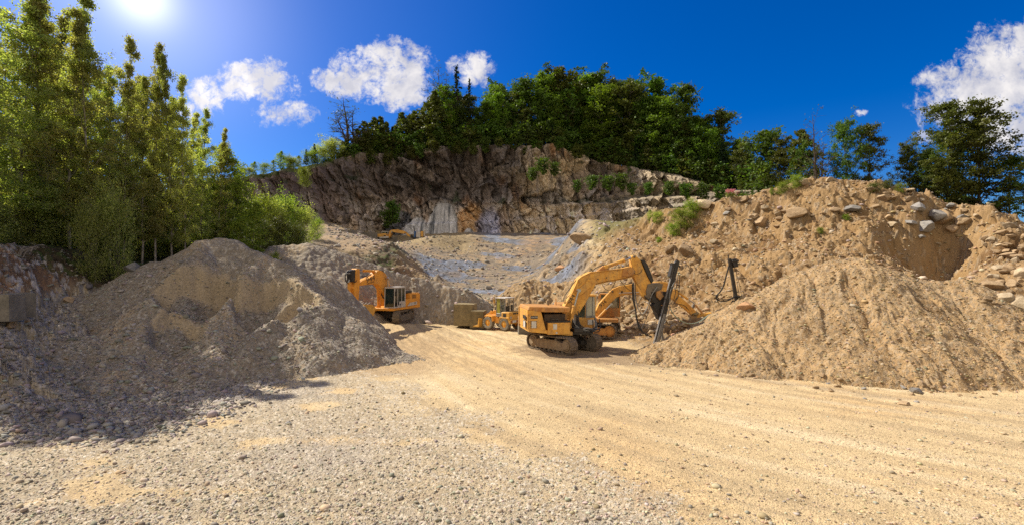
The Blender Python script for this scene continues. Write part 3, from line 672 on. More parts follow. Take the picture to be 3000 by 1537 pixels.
def leaves_np(rng, centers, n, spread, size, flat=1.0, up=.3, aspect=.62, inner=None):
    """n leaf blades scattered round the given centres"""
    k = rng.integers(0, len(centers), n)
    sp = np.asarray(spread)[k][:, None] if np.ndim(spread) else spread
    c = centers[k] + rng.normal(0, 1, (n, 3)) * sp * np.array([1, 1, flat])
    nr = rng.normal(0, 1, (n, 3)); nr[:, 2] += up * 2; nr /= np.linalg.norm(nr, axis=1, keepdims=True)
    a = np.cross(nr, rng.normal(0, 1, (n, 3))); a /= np.linalg.norm(a, axis=1, keepdims=True); b = np.cross(nr, a)
    s = size * rng.uniform(.6, 1.5, (n, 1))
    v = np.stack([c + a * s, c + b * s * aspect, c - a * s, c - b * s * aspect], 1).reshape(-1, 3)
    f = np.arange(n * 4).reshape(n, 4)
    shade = np.clip(rng.normal(.5, .28, len(centers))[k] * .6 + rng.uniform(0, .5, n), 0, 1)
    return v, f, np.repeat(np.stack([shade] * 3, -1), 4, 0)
def env_birch(t): return np.interp(t, [0, .15, .35, .6, .85, 1], [.55, .9, 1, .72, .30, .06])
def env_beech(t): return np.interp(t, [0, .15, .4, .7, .9, 1], [.7, .95, 1, .78, .40, .10])
def env_cone(t): return np.interp(t, [0, .1, 1], [.9, 1, .04])
def env_shrub(t): return np.interp(t, [0, .3, .7, 1], [.7, 1, .8, .3])
KINDS = {
    'birch': dict(env=env_birch, t0=.13, pitch=50, droop=.55, nb=50, sub=3, sp=.135, sides=5),
    'beech': dict(env=env_beech, t0=.14, pitch=30, droop=.1, nb=52, sub=4, sp=.27, sides=5),
    'spruce': dict(env=env_cone, t0=.10, pitch=-6, droop=.35, nb=110, sub=3, sp=.10, sides=4),
    'shrub': dict(env=env_shrub, t0=.05, pitch=45, droop=.1, nb=26, sub=3, sp=.22, sides=4),
}
protos = {}
def make_tree(key, name, kind, seed, H, R, nl, ls, leafm, barkm, label_leaf='crown', t0=None, stems=1, r0=None, gap=0.0, ends=0.0, spf=1.0):
    k = KINDS[kind]; rng = np.random.default_rng(seed); paths = []; cents = []; sps = []
    t0 = k['t0'] if t0 is None else t0; r0 = r0 or H * .0105
    for s in range(stems):
        base = np.array([0, 0, -.5]) + (rng.normal(0, .25, 3) * [1, 1, 0] if stems > 1 else 0)
        hh = H * (1 if s == 0 else rng.uniform(.7, .95)); n = 9
        lean = rng.normal(0, .03 if stems == 1 else .10, 2)
        zz = np.linspace(0, 1, n)
        wob = np.cumsum(rng.normal(0, H * .006, (n, 2)), 0)
        tr = np.stack([base[0] + lean[0] * hh * zz + wob[:, 0], base[1] + lean[1] * hh * zz + wob[:, 1], base[2] + (hh + .5) * zz], -1)
        paths.append((tr, r0 * (1 - zz * .93) * (1 if s == 0 else .75)))
        nb = k['nb'] // stems + (4 if stems > 1 else 0)
        for i in range(nb):
            t = t0 + (1 - t0) * ((i + rng.uniform(0, 1)) / nb) ** (1.3 if kind == 'birch' else 1.0)
            e = float(k['env']((t - t0) / (1 - t0))) * R * rng.uniform(.62, 1.18) * (.8 if stems > 1 else 1)
            if rng.uniform() < gap: e *= .35
            az = i * 2.39996 + rng.uniform(-.5, .5); pit = rad(k['pitch'] + rng.normal(0, 10) + (25 * (t - t0) if kind != 'spruce' else 22 * (t - .5)))
            o = np.array([np.interp(t, zz, tr[:, j]) for j in range(3)])
            m = 5; q = np.linspace(0, 1, m)
            ln = e / max(math.cos(pit), .45)
            hx = np.cos(az) * np.cos(pit) * ln * q; hy = np.sin(az) * np.cos(pit) * ln * q
            hz = np.sin(pit) * ln * q - k['droop'] * ln * q ** 2 * .5
            bp = o + np.stack([hx, hy, hz], -1) + np.cumsum(rng.normal(0, .03 * ln, (m, 3)), 0) * q[:, None]
            rb = max(r0 * (1 - t * .9) * .45, .012)
            paths.append((bp, rb * (1 - q * .85)))
            for j in range(1, m): cents.append(bp[j]); sps.append(k['sp'] * (.5 + .5 * q[j]))
            for j in range(k['sub']):
                a = rng.uniform(.3, .95); p0 = np.array([np.interp(a, q, bp[:, d]) for d in range(3)])
                az2 = az + rng.choice([-1, 1]) * rng.uniform(.5, 1.2); l2 = ln * .42 * (1.15 - a) * 1.6
                p1 = p0 + np.array([np.cos(az2) * l2, np.sin(az2) * l2, l2 * (rng.uniform(-.15, .5) - k['droop'] * .5)])
                paths.append((np.stack([p0, (p0 + p1) / 2 + rng.normal(0, .04 * l2, 3), p1]), [rb * .5, rb * .35, .006]))
                cents += [p1, (p0 + p1) / 2]; sps += [k['sp'], k['sp'] * .8]
        cents.append(tr[-1]); sps.append(.2)
    v, f = tube_np(paths, k['sides'])
    root = empty(name, (0, 0, 0))
    tk = poly_mesh('trunk', v, f, 4, mat=barkm, parent=root)
    cr = None
    if nl:
        v, f, c = leaves_np(rng, np.array(cents), nl, np.array(sps) * max(R, 1) ** .5 * .8 * spf, ls, flat=.55 if kind == 'beech' else (.35 if kind == 'spruce' else .9), up=.35 if kind != 'beech' else .7)
        cr = poly_mesh(label_leaf, v, f, 4, col=c, mat=leafm, parent=root)
    protos[key] = [root, tk, cr, name, False, H]
def plant(key, x, y, z, h=None, wide=1.0, rz=None, label='', cat='tree', group=None):
    root, tk, cr, name, used, H = protos[key]
    if used:
        r = root.copy(); C.objects.link(r)
        for ch in (tk, cr):
            if ch is None: continue
            c = ch.copy(); C.objects.link(c); c.parent = r
    else: r = root; protos[key][4] = True
    s = (h / H) if h else 1.0
    r.location = (x, y, z); r.scale = (s * wide, s * wide, s); r.rotation_euler = (0, 0, R_.uniform(0, 6.28) if rz is None else rz)
    for k_ in ('group',):
        if k_ in r: del r[k_]
    tag(r, label, cat, group); return r
R_ = random.Random(5)
for i in range(4): make_tree('birch%d' % i, 'birch_tree', 'birch', 10 + i, 16, 2.5, 25000, .062, [BIRCH_LEAF, BIRCH_LEAF2][i % 2], BIRCH_BARK, r0=.12, gap=.38)
for i in range(2): make_tree('leafy%d' % i, 'young_tree', 'birch', 30 + i, 8, 1.8, 15000, .065, BRIGHT_LEAF, GREY_BARK, t0=.05, r0=.06)
for i in range(3): make_tree('shrub%d' % i, 'shrub', 'shrub', 40 + i, 3, 1.7, 7000, .06, [BRIGHT_LEAF, BIRCH_LEAF, OLIVE_LEAF][i], GREY_BARK, label_leaf='foliage', stems=4)
for i in range(4): make_tree('beech%d' % i, 'beech_tree', 'beech', 50 + i, 15, 3.5, 8500, .20, [BEECH_LEAF, LIME_LEAF, BEECH_LEAF, OLIVE_LEAF][i], GREY_BARK, r0=.17, gap=.35)
for i in range(2): make_tree('far%d' % i, 'undergrowth_bush', 'shrub', 47 + i, 3, 1.5, 1500, .17, [BEECH_LEAF, OLIVE_LEAF][i], GREY_BARK, label_leaf='foliage', stems=4)
for i in range(2): make_tree('slim%d' % i, 'young_beech', 'birch', 60 + i, 11, 2.0, 5000, .17, OLIVE_LEAF, GREY_BARK, r0=.09, t0=.1)
for i in range(2): make_tree('spruce%d' % i, 'spruce_tree', 'spruce', 70 + i, 14, 2.3, 7000, .15, NEEDLE, DARK_BARK, r0=.14)
make_tree('thin', 'dying_spruce', 'spruce', 75, 14, 2.4, 1500, .15, NEEDLE, DARK_BARK, r0=.20, gap=.4)
for i in range(2): make_tree('bare%d' % i, 'bare_tree', 'beech', 80 + i, 14, 3.4, 500, .13, OLIVE_LEAF, DARK_BARK, r0=.30, stems=3)
for i in range(3): make_tree('big%d' % i, 'beech_tree', 'beech', 90 + i, 14, 3.6, 17000, .125, OLIVE_LEAF if i < 2 else BEECH_LEAF, DARK_BARK, r0=.20, gap=.2, t0=.14, spf=.8)
make_tree('pine', 'pine_tree', 'beech', 97, 9, 2.6, 5200, .11, BEECH_LEAF, DARK_BARK, r0=.15, gap=.25, t0=.3, spf=.6)

def put(key, px, tip, Y, wide=1.0, **k):
    """tree at photo column px, distance Y, whose tip reaches photo row tip"""
    x = (px - 1500) / F * Y; z = float(top_z(x, Y)[0]); top = CH + (HZ - tip) / F * Y
    return plant(key, x, Y, z, h=top - z, wide=wide, **k)
# birch wood on the left slope: front row, then rows deeper in
G1 = 'birches of the wood on the left slope'
front = [(50, -40, 29.5, 1.15, 'tall full birch above the bare roots of the earth bank'),
         (128, -60, 31, 1.1, 'tallest birch of the wood, its crown running out of the picture'), (206, -20, 32, 1.0, 'birch with wide crown beside the tallest one, white trunk bare low down'),
         (262, 80, 33, .95, 'birch whose thin tip stands just below the sun glare'), (318, 190, 34, .9, 'low dense birch between two pointed ones'),
         (362, 118, 35, .8, 'pointed birch with a brown tinged slender top under the sun'), (412, 225, 36, .85, 'birch in the dip between two pointed tops'),
         (458, 116, 36.5, .72, 'birch with two thin sparse leader shoots reaching into the sky'), (505, 168, 37.5, .75, 'slender birch right of the sparse leader shoots'),
         (545, 235, 38, .75, 'birch with pale straight trunk above the gravel heap crest'), (588, 322, 40, .8, 'birch where the wood starts to step down'),
         (628, 385, 41.5, .85, 'shorter birch at the right edge of the wood')]
for i, (px, tip, Y, w, lb) in enumerate(front): put('birch%d' % (i % 4), px, tip, Y, w * .88, label=lb, cat='birch tree', group=G1)
for (px, tip, Y) in [(-130, -60, 25.5), (-230, -60, 24.5), (-60, -40, 28)]: put('birch2', px, tip, Y, 1.3, label='tall birch standing just outside the left edge of the picture', cat='birch tree', group='birches beyond the left edge')
lb2 = 'slender birch deep in the wood on the left slope, half hidden by the front row'
back = [(-50, -40, 37), (10, -60, 37), (90, -40, 38), (160, -60, 39), (225, 60, 40), (290, 150, 41), (340, 170, 43), (390, 190, 42), (440, 190, 44), (485, 220, 45), (530, 280, 46), (575, 350, 47),
        (620, 430, 48), (-20, 80, 46), (60, 60, 48), (140, 70, 49), (220, 150, 50), (300, 200, 52), (380, 230, 53), (460, 260, 54), (530, 330, 55), (590, 420, 56), (660, 470, 50)]
for i, (px, tip, Y) in enumerate(back): put('birch%d' % ((i * 7 + 1) % 4), px, tip + 60, Y, .95, label=lb2, cat='birch tree', group='birches hidden inside the wood')
for i, (px, tip, Y, w, lb) in enumerate([(655, 440, 43, 1.0, 'fresh green young tree stepping down from the birch wood'), (690, 520, 45, 1.0, 'fresh green young tree right of the stepping one, thin crown'),
        (735, 600, 41.5, 1.15, 'bright sunlit yellow-green tree directly behind the gravel heap crest'), (700, 640, 40, 1.1, 'bright sunlit low tree on the left flank of the yellow-green one')]):
    put('leafy%d' % (i % 2), px, tip, Y, w, label=lb, cat='young tree', group='fresh green trees at the end of the birch wood')
shr = [(760, 590, 50, 1.1, 0, 'leafy shrub behind the bright sunlit tree'), (800, 600, 52, 1.2, 1, 'rounded pale shrub left of the far ramp'), (845, 592, 54, 1.1, 0, 'tallest shrub of the sunny thicket, upright shoots'),
       (885, 615, 55, 1.2, 1, 'shrub in the middle of the sunny thicket'), (925, 640, 58, 1.2, 0, 'last shrub of the thicket at the foot of the rock face'), (820, 640, 48, 1.3, 2, 'olive shrub low in the thicket'),
       (870, 660, 50, 1.2, 2, 'olive shrub above the spoil heap crest'), (780, 650, 46, 1.2, 2, 'olive shrub tucked beside the gravel heap top'), (805, 735, 40.5, .9, 0, 'small green weed bush in the notch between the two heaps'),
       (250, 690, 34, 1.6, 1, 'dark undergrowth bush under the birches'), (330, 700, 36, 1.6, 2, 'undergrowth bush above the earth bank'), (150, 680, 31, 1.5, 2, 'undergrowth bush over the bare roots'),
       (420, 705, 39, 1.7, 1, 'undergrowth bush near the white trunks'), (500, 700, 41, 1.7, 2, 'undergrowth bush behind the gravel heap flank'), (60, 670, 30, 1.6, 2, 'undergrowth bush above the stone blocks'), (570, 690, 44, 1.6, 1, 'undergrowth bush hidden behind the heap crest'),
       (345, 610, 30.5, .6, 1, 'pale leafed sapling leaning out from the wood in sunlight'), (272, 640, 29.5, .6, 1, 'pale leafed low sapling in sunlight at the wood edge')]
for (px, tip, Y, w, i, lb) in shr: put('shrub%d' % i, px, tip + (14 if px > 700 else 8), Y, w * .68, label=lb, cat='shrub', group='shrubs round the birch wood')
for i in range(34):
    px = -60 + i * 19; yb = np.interp(px, [-60, 0, 200, 400, 560, 640], [26.5, 28, 32.5, 37.5, 42, 46]) + (i % 3) * 2.2
    z = float(top_z((px - 1500) / F * yb, yb)[0]); plant('far%d' % (i % 2) if i % 3 else 'shrub1', (px - 1500) / F * yb, yb, z - .2, h=R_.uniform(1.2, 2.4), wide=R_.uniform(1.0, 1.4), label='dark undergrowth bush under the birches at the wood edge', cat='bush', group='undergrowth under the birches')
for i in range(12):
    px = -90 + i * 26; yb = 44 + (i % 3) * 5; x = (px - 1500) / F * yb; plant('birch%d' % (i % 4), x, yb, float(top_z(x, yb)[0]), h=R_.uniform(8, 11), wide=1.1, label='bushy young birch at the dark back of the wood', cat='birch tree', group='young birches at the back of the wood')
# the rock face rim
def rim(key, px, tip, back_, wide=1.0, **k):
    y, z = hill_at(px, back_); x = (px - 1500) / F * float(np.interp(px, cl_px, cliff_base(cl_px)))
    pxr = x / y * F + 1500; top = CH + (HZ - tip) / F * y
    return plant(key, x, y, z - .3, h=max(top - z, 1.0), wide=wide, **k)
sky_px = [930, 990, 1040, 1090, 1150, 1210, 1235, 1290, 1322, 1360, 1400, 1470, 1540, 1600, 1660, 1740, 1800, 1850, 1890, 1940, 2000, 2060, 2120, 2170, 2230, 2290, 2330, 2380, 2450]
sky_py = [420, 370, 345, 330, 335, 310, 290, 240, 255, 300, 260, 225, 240, 222, 225, 205, 212, 212, 205, 225, 245, 262, 290, 320, 350, 385, 410, 440, 470]
def skyl(px): return float(np.interp(px, sky_px, sky_py))
G2 = 'trees on the rim of the rock face'
named = [('bare0', 990, 270, 3, 1.6, 'bare spreading tree at the left end of the rim, hardly a leaf', 'bare tree'), ('bare1', 1275, 185, 6, .9, 'tall bare crown standing against the cloud', 'bare tree'),
         ('thin', 1318, 190, 5, 1.0, 'thin dying spruce, the taller one beside the bare crown', 'spruce tree'), ('thin', 1358, 230, 6, .9, 'thin dying spruce, the shorter one nearer the dark beeches', 'spruce tree'),
         ('spruce0', 2215, 410, 3, 1.1, 'dark layered spruce low at the right end of the wood', 'spruce tree'), ('spruce1', 1130, 330, 5, 1.0, 'short spruce in the low part of the rim wood', 'spruce tree'), ('spruce0', 1075, 345, 6, .9, 'short spruce beside the bare spreading tree', 'spruce tree'),
         ('slim0', 1845, 470 - 60, 1.5, .8, 'small fresh tree at the foot of the dark wood above the pale rock', 'young beech')]
for (k_, px, tip, b_, w, lb, ct) in named: rim(k_, px, tip, b_, w, label=lb, cat=ct, group=G2)
i = 0; px = 1225
while px < 2330:                                             # skyline row: tall beeches
    rim('beech%d' % (i % 4), px, skyl(px) + R_.choice([-22, -4, 12, 30, 44]), 7 + R_.uniform(0, 4), R_.uniform(.75, 1.15), label='tall dark beech with rounded crown on the skyline above the rock face', cat='beech tree', group='tall beeches on the skyline'); px += R_.uniform(36, 56); i += 1
px = 1210
while px < 2330:                                             # second row, in front and lower
    rim('beech%d' % ((i * 3) % 4), px, skyl(px) + R_.uniform(45, 95), 3 + R_.uniform(0, 3), R_.uniform(.8, 1.15), label='dark beech in the middle of the rim wood, below the skyline crowns', cat='beech tree', group='beeches in the middle of the rim wood'); px += R_.uniform(34, 52); i += 1
px = 1240
while px < 2330:
    rim('beech%d' % ((i * 5) % 4), px, skyl(px) + R_.uniform(15, 60), 14 + R_.uniform(0, 6), 1.3, label='beech at the back of the rim wood, seen only through gaps', cat='beech tree', group='beeches at the back of the rim wood'); px += R_.uniform(60, 90); i += 1
px = 1040
while px < 2300:                                             # young growth right on the edge
    y, z = hill_at(px, .8); rim('slim%d' % (i % 2) if i % 3 else 'spruce1', px, HZ - (z + R_.uniform(3.2, 7.0) - CH) / y * F, .6 + R_.uniform(0, 1.2), R_.uniform(1.0, 1.5), label='young slim tree growing right on the edge of the rock face', cat='young tree', group='young trees on the edge of the rock face'); px += R_.uniform(24, 44); i += 1
px = 1030
while px < 2300:                                             # leafy skirt under the crowns
    y, z = hill_at(px, 1.5); rim('far0' if i % 3 else 'far1', px, HZ - (z + R_.uniform(2.6, 4.6) - CH) / y * F, 1.2 + R_.uniform(0, 3.0), R_.uniform(1.1, 1.5), label='dark undergrowth bush at the foot of the rim wood', cat='bush', group='undergrowth of the rim wood'); px += R_.uniform(17, 27); i += 1
px = 960
while px < 2280:                                             # bushes spilling over the edge
    y, z = hill_at(px, -.3); dz = R_.uniform(.4, 3.2); plant('far%d' % (i % 2), (px - 1500) / F * y, y - .3, z - dz, h=R_.uniform(1.6, 3.4), wide=R_.uniform(1.0, 1.5), label='dark bush spilling over the rim of the rock face', cat='bush', group='bushes spilling over the rim'); px += R_.uniform(10, 60); i += 1
px = 925
while px < 1260:                                             # low left part of the rim wood
    rim('slim%d' % (i % 2), px, skyl(px) + R_.uniform(-5, 45), 2 + R_.uniform(0, 6), R_.uniform(1.2, 1.6), label='olive green slim tree in the low left part of the rim wood', cat='young tree', group='trees in the low left part of the rim wood'); px += R_.uniform(16, 26); i += 1
for (px, h, k_) in [(700, 1.5, 'shrub0'), (735, 2.6, 'leafy0'), (765, 1.6, 'shrub0'), (792, 2.2, 'leafy1'), (815, 3.6, 'leafy0'), (840, 2.2, 'shrub0'), (868, 2.4, 'leafy1'), (890, 3.4, 'spruce1'), (905, 2.4, 'shrub0'), (935, 3.0, 'shrub1'), (720, 1.2, 'shrub1'), (852, 1.8, 'shrub1'), (918, 4.2, 'spruce0'), (960, 3.6, 'shrub1')]:
    y, z = hill_at(px, 1.0); plant(k_, (px - 1500) / F * (y - 1), y, z - .2, h=h, wide=1.3, label='small bush or sapling on the grassy slope left of the rim wood', cat='bush', group='bushes on the grassy slope')
y = 78; p = P(893, 545, 79.0); plant('shrub0', p.x, p.y, p.z, h=2.6, wide=.8, label='lone green bush growing out of the dark rock face', cat='bush')
for (px, py, h, Y) in [(1690, 552, 2.0, 96.5), (1735, 545, 2.4, 96), (1780, 548, 2.6, 95), (1820, 545, 2.8, 94.5), (1850, 560, 2.0, 94), (1900, 560, 2.0, 93), (1590, 500, 3.0, 100), (1560, 520, 2.4, 101), (1625, 505, 2.4, 100), (1150, 640, 3.6, 99), (1138, 655, 3.0, 98.5), (1960, 560, 2.2, 89), (2010, 570, 2.4, 87), (2060, 570, 2.4, 86), (2110, 575, 2.4, 84)]:
    p = P(px, py, Y); plant('far0', p.x, p.y, p.z - .6, h=h * .9, wide=1.1, label='dark bush rooted on a ledge of the rock face', cat='bush', group='bushes on ledges of the rock face')
# right-hand trees behind the spoil bank
def base(key, px, tip, Y, w=1.0, **k):
    x = (px - 1500) / F * Y; z = float(ground_z(x, Y)[0]); return plant(key, x, Y, z - .3, h=CH + (HZ - tip) / F * Y - z, wide=w, **k)
base('bare0', 2392, 338, 62, .8, label='half bare tree with thin leafy twigs at the end of the wood', cat='beech tree')
base('big1', 2300, 415, 70, .8, label='dark tree at the lower end of the wood, beside the half bare one', cat='beech tree'); base('beech0', 2255, 385, 74, 1.1, label='tree closing the lower end of the rim wood', cat='beech tree')
base('big2', 2362, 425, 66, .7, label='dense green tree just behind the half bare one', cat='beech tree'); base('slim0', 2345, 380, 68, 1.0, label='slim tree left of the half bare one', cat='young tree')
base('big2', 2492, 362, 64, .66, label='dense green tree with pointed top beside the tallest pair on the bank', cat='beech tree'); base('big0', 2546, 375, 65, .66, label='rounded green tree standing alone above the crest of the bank', cat='beech tree')
base('big1', 2668, 430, 63, .75, label='smaller green tree left of the big group on the right', cat='beech tree'); base('big2', 2708, 445, 61, .75, label='low bushy tree in front of the big group', cat='beech tree')
base('big0', 2768, 318, 62, .85, label='tall feathery tree on the left of the big pair', cat='beech tree'); base('big1', 2872, 322, 60, .95, label='tallest broad tree of the right-hand group with dark trunks', cat='beech tree'); base('big2', 2818, 385, 66, .9, label='dark tree filling the gap between the big pair', cat='beech tree')
base('big0', 2735, 470, 60, .9, label='olive tree low beside the big pair', cat='beech tree'); base('pine', 2958, 465, 58, 1.0, label='small dark tree with flat layered branches at the right edge', cat='pine tree'); base('big1', 3060, 400, 62, 1.0, label='tree just beyond the small layered one', cat='beech tree')
for (px, py, h, k_, lb) in [(2000, 668, 1.9, 'shrub0', 'bright green bush hanging on the left shoulder of the bank'), (2030, 640, 1.7, 'shrub0', 'bright green bush nearer the boulder on the shoulder'), (1975, 690, 1.3, 'shrub0', 'lowest of the bright green bushes on the shoulder'),
                            (2290, 565, 1.0, 'shrub0', 'small weed clump on the crest of the bank'), (2330, 545, 1.1, 'shrub0', 'weed clump below the top of the crest'), (2262, 575, .9, 'leafy0', 'tiny sapling left on the crest'), (2640, 560, .7, 'shrub0', 'tiny green tuft right of the crest'),
                            (2560, 565, .8, 'shrub2', 'dark tuft among the stones of the crest'), (2405, 690, .5, 'shrub0', 'tiny green tuft on the bare bank face'), (2600, 548, .8, 'shrub2', 'olive tuft on the right of the crest'), (1930, 705, .5, 'shrub0', 'tiny tuft on the sandy shoulder'), (2480, 640, .5, 'shrub0', 'green tuft between two slabs'), (1905, 640, 1.4, 'leafy1', 'thin weedy sapling against the rock face'), (1925, 648, 1.2, 'shrub1', 'pale weed on the shoulder edge')]:
    ys = np.arange(34, 70, .25); xs = (px - 1500) / F * ys; zs = ground_z(xs, ys); row = HZ - (zs - CH) / ys * F; j = int(np.argmax(row < py + 6)) if (row < py + 6).any() else int(np.argmin(row))
    plant(k_, xs[j], ys[j], zs[j] - .1, h=h, wide=1.2, label=lb, cat='weed' if h < 1.15 else 'bush')
# ---------------------------------------------------------------- machines
YEL = mat_paint('old_yellow_paint', (.74, .385, .065), .62); YEL2 = mat_paint('orange_yellow_paint', (.78, .335, .03), .40); YEL3 = mat_paint('pale_yellow_paint', (.66, .35, .055), .45)
RUSTY = mat_paint('rusty_yellow_paint', (.56, .265, .06), .9); WHITE = mat_paint('white_paint', (.52, .49, .44), .35)
STEEL = mat_metal('dusty_steel', (.20, .16, .115), (.10, .08, .06)); TRACK = mat_metal('dusty_track', (.24, .18, .12), (.05, .04, .03), .7, 0, 9)
DARK = mat_metal('dark_grease', (.022, .020, .018), (.05, .042, .034), .5); CHROME = mat_metal('piston_rod', (.55, .54, .52), (.35, .33, .30), .25, .9)
RUBBER = mat_metal('dusty_rubber', (.26, .22, .165), (.10, .085, .065), .9); HOSE = mat_metal('black_hose', (.016, .016, .016), (.04, .036, .03), .5)
GREYH = mat_metal('grey_hose', (.30, .30, .28), (.2, .19, .17), .6); GREENH = mat_metal('green_hose', (.32, .42, .34), (.26, .33, .27), .6)
ALU = mat_metal('grey_drill_steel', (.27, .26, .25), (.14, .13, .12), .45, .3); MUD = mat_metal('mud_crust', (.34, .25, .15), (.20, .14, .09), .95)
GLASS = mat_glass('cab_glass', (.03, .05, .045), .55); DGLASS = mat_glass('dark_cab_glass', (.012, .025, .022), .82); BLIND = mat_metal('pale_blind', (.48, .47, .37), (.40, .39, .30)); OLIVEP = mat_metal('olive_pane', (.33, .31, .07), (.24, .23, .06), .3)
RED = mat_metal('red_lamp', (.28, .03, .02), (.18, .02, .015), .3); INK = mat_metal('black_lettering', (.025, .02, .018), (.05, .04, .03), .6); LBL = mat_metal('white_label', (.62, .60, .55), (.45, .42, .38), .6)

ENGINE = mat_metal('dark_brown_engine', (.10, .055, .025), (.03, .022, .016), .6)  # dark brown for the block in the engine opening
class MB:
    def __init__(s, M=None): s.v = []; s.f = []; s.M = M
    def add(s, vs, fs):
        o = len(s.v)
        for q in vs: s.v.append(Vector(q))
        for f in fs: s.f.append(tuple(i + o for i in f))
        return s
    def box(s, x0, x1, y0, y1, z0, z1):
        return s.add([(x0, y0, z0), (x1, y0, z0), (x1, y1, z0), (x0, y1, z0), (x0, y0, z1), (x1, y0, z1), (x1, y1, z1), (x0, y1, z1)],
                     [(0, 3, 2, 1), (4, 5, 6, 7), (0, 1, 5, 4), (1, 2, 6, 5), (2, 3, 7, 6), (3, 0, 4, 7)])
    def prism(s, pts, y0, y1):
        """closed outline in x,z pushed from y0 to y1"""
        a = sum(pts[i][0] * pts[(i + 1) % len(pts)][1] - pts[(i + 1) % len(pts)][0] * pts[i][1] for i in range(len(pts)))
        if a < 0: pts = pts[::-1]
        n = len(pts)
        return s.add([(x, y0, z) for x, z in pts] + [(x, y1, z) for x, z in pts],
                     [tuple(range(n)), tuple(range(2 * n - 1, n - 1, -1))] + [(i, i + n, (i + 1) % n + n, (i + 1) % n) for i in range(n)])
    def tube(s, p, q, r, n=10, r2=None):
        p = Vector(p); q = Vector(q); d = (q - p).normalized(); a = d.orthogonal().normalized(); b = d.cross(a); r2 = r if r2 is None else r2
        vs = [p + (a * math.cos(2 * math.pi * i / n) + b * math.sin(2 * math.pi * i / n)) * r for i in range(n)] + [q + (a * math.cos(2 * math.pi * i / n) + b * math.sin(2 * math.pi * i / n)) * r2 for i in range(n)]
        return s.add(vs, [tuple(range(n - 1, -1, -1)), tuple(range(n, 2 * n))] + [(i, (i + 1) % n, (i + 1) % n + n, i + n) for i in range(n)])
    def bar(s, p, q, w, h):
        """square bar between two points, w across y, h in the other direction"""
        p = Vector(p); q = Vector(q); d = (q - p).normalized(); a = Vector((0, 1, 0)); 
        if abs(d.dot(a)) > .95: a = Vector((1, 0, 0))
        b = d.cross(a).normalized(); a = b.cross(d)
        c = [(-1, -1), (1, -1), (1, 1), (-1, 1)]
        vs = [p + a * w / 2 * i + b * h / 2 * j for i, j in c] + [q + a * w / 2 * i + b * h / 2 * j for i, j in c]
        return s.add(vs, [(0, 3, 2, 1), (4, 5, 6, 7)] + [(i, (i + 1) % 4, (i + 1) % 4 + 4, i + 4) for i in range(4)])
    def path(s, pts, r, n=6):
        pts = [Vector(p) for p in pts]
        v, f = tube_np([([tuple(p) for p in pts], [r] * len(pts))], n)
        return s.add([tuple(q) for q in v], [tuple(q) for q in f])
    def build(s, name, mat, parent=None, bevel=.012):
        me = bpy.data.meshes.new(name); vs = [(s.M @ v if s.M is not None else v) for v in s.v]
        me.from_pydata([tuple(v) for v in vs], [], s.f); me.materials.append(mat)
        o = bpy.data.objects.new(name, me); C.objects.link(o); o.parent = parent
        if bevel:
            b = o.modifiers.new('bevel', 'BEVEL'); b.width = bevel; b.segments = 1; b.limit_method = 'ANGLE'; b.angle_limit = rad(35)
        return o
def hang(p, q, sag, n=12, side=(0, 0, 0)):
    p = Vector(p); q = Vector(q)
    return [p.lerp(q, i / n) + Vector((side[0], side[1], side[2] - sag)) * (4 * (i / n) * (1 - i / n)) for i in range(n + 1)]
def spline(pts, n=6):
    pts = [Vector(p) for p in pts]; out = []
    for i in range(len(pts) - 1):
        p0 = pts[max(i - 1, 0)]; p1 = pts[i]; p2 = pts[i + 1]; p3 = pts[min(i + 2, len(pts) - 1)]
        for k in range(n):
            t = k / n; out.append(.5 * ((2 * p1) + (-p0 + p2) * t + (2 * p0 - 5 * p1 + 4 * p2 - p3) * t * t + (-p0 + 3 * p1 - 3 * p2 + p3) * t ** 3))
    out.append(pts[-1]); return out
def text(body, size, mat, parent, loc, rot, name='lettering', xs=1.0):
    cu = bpy.data.curves.new(name, 'FONT'); cu.body = body; cu.size = size; cu.extrude = .004; cu.align_x = 'CENTER'; cu.align_y = 'CENTER'; cu.materials.append(mat)
    tmp = bpy.data.objects.new(name, cu); me = bpy.data.meshes.new_from_object(tmp); bpy.data.objects.remove(tmp); me.name = name
    o = bpy.data.objects.new(name, me); C.objects.link(o); o.parent = parent; o.location = loc; o.rotation_euler = rot; o.scale = (xs, 1, 1); return o

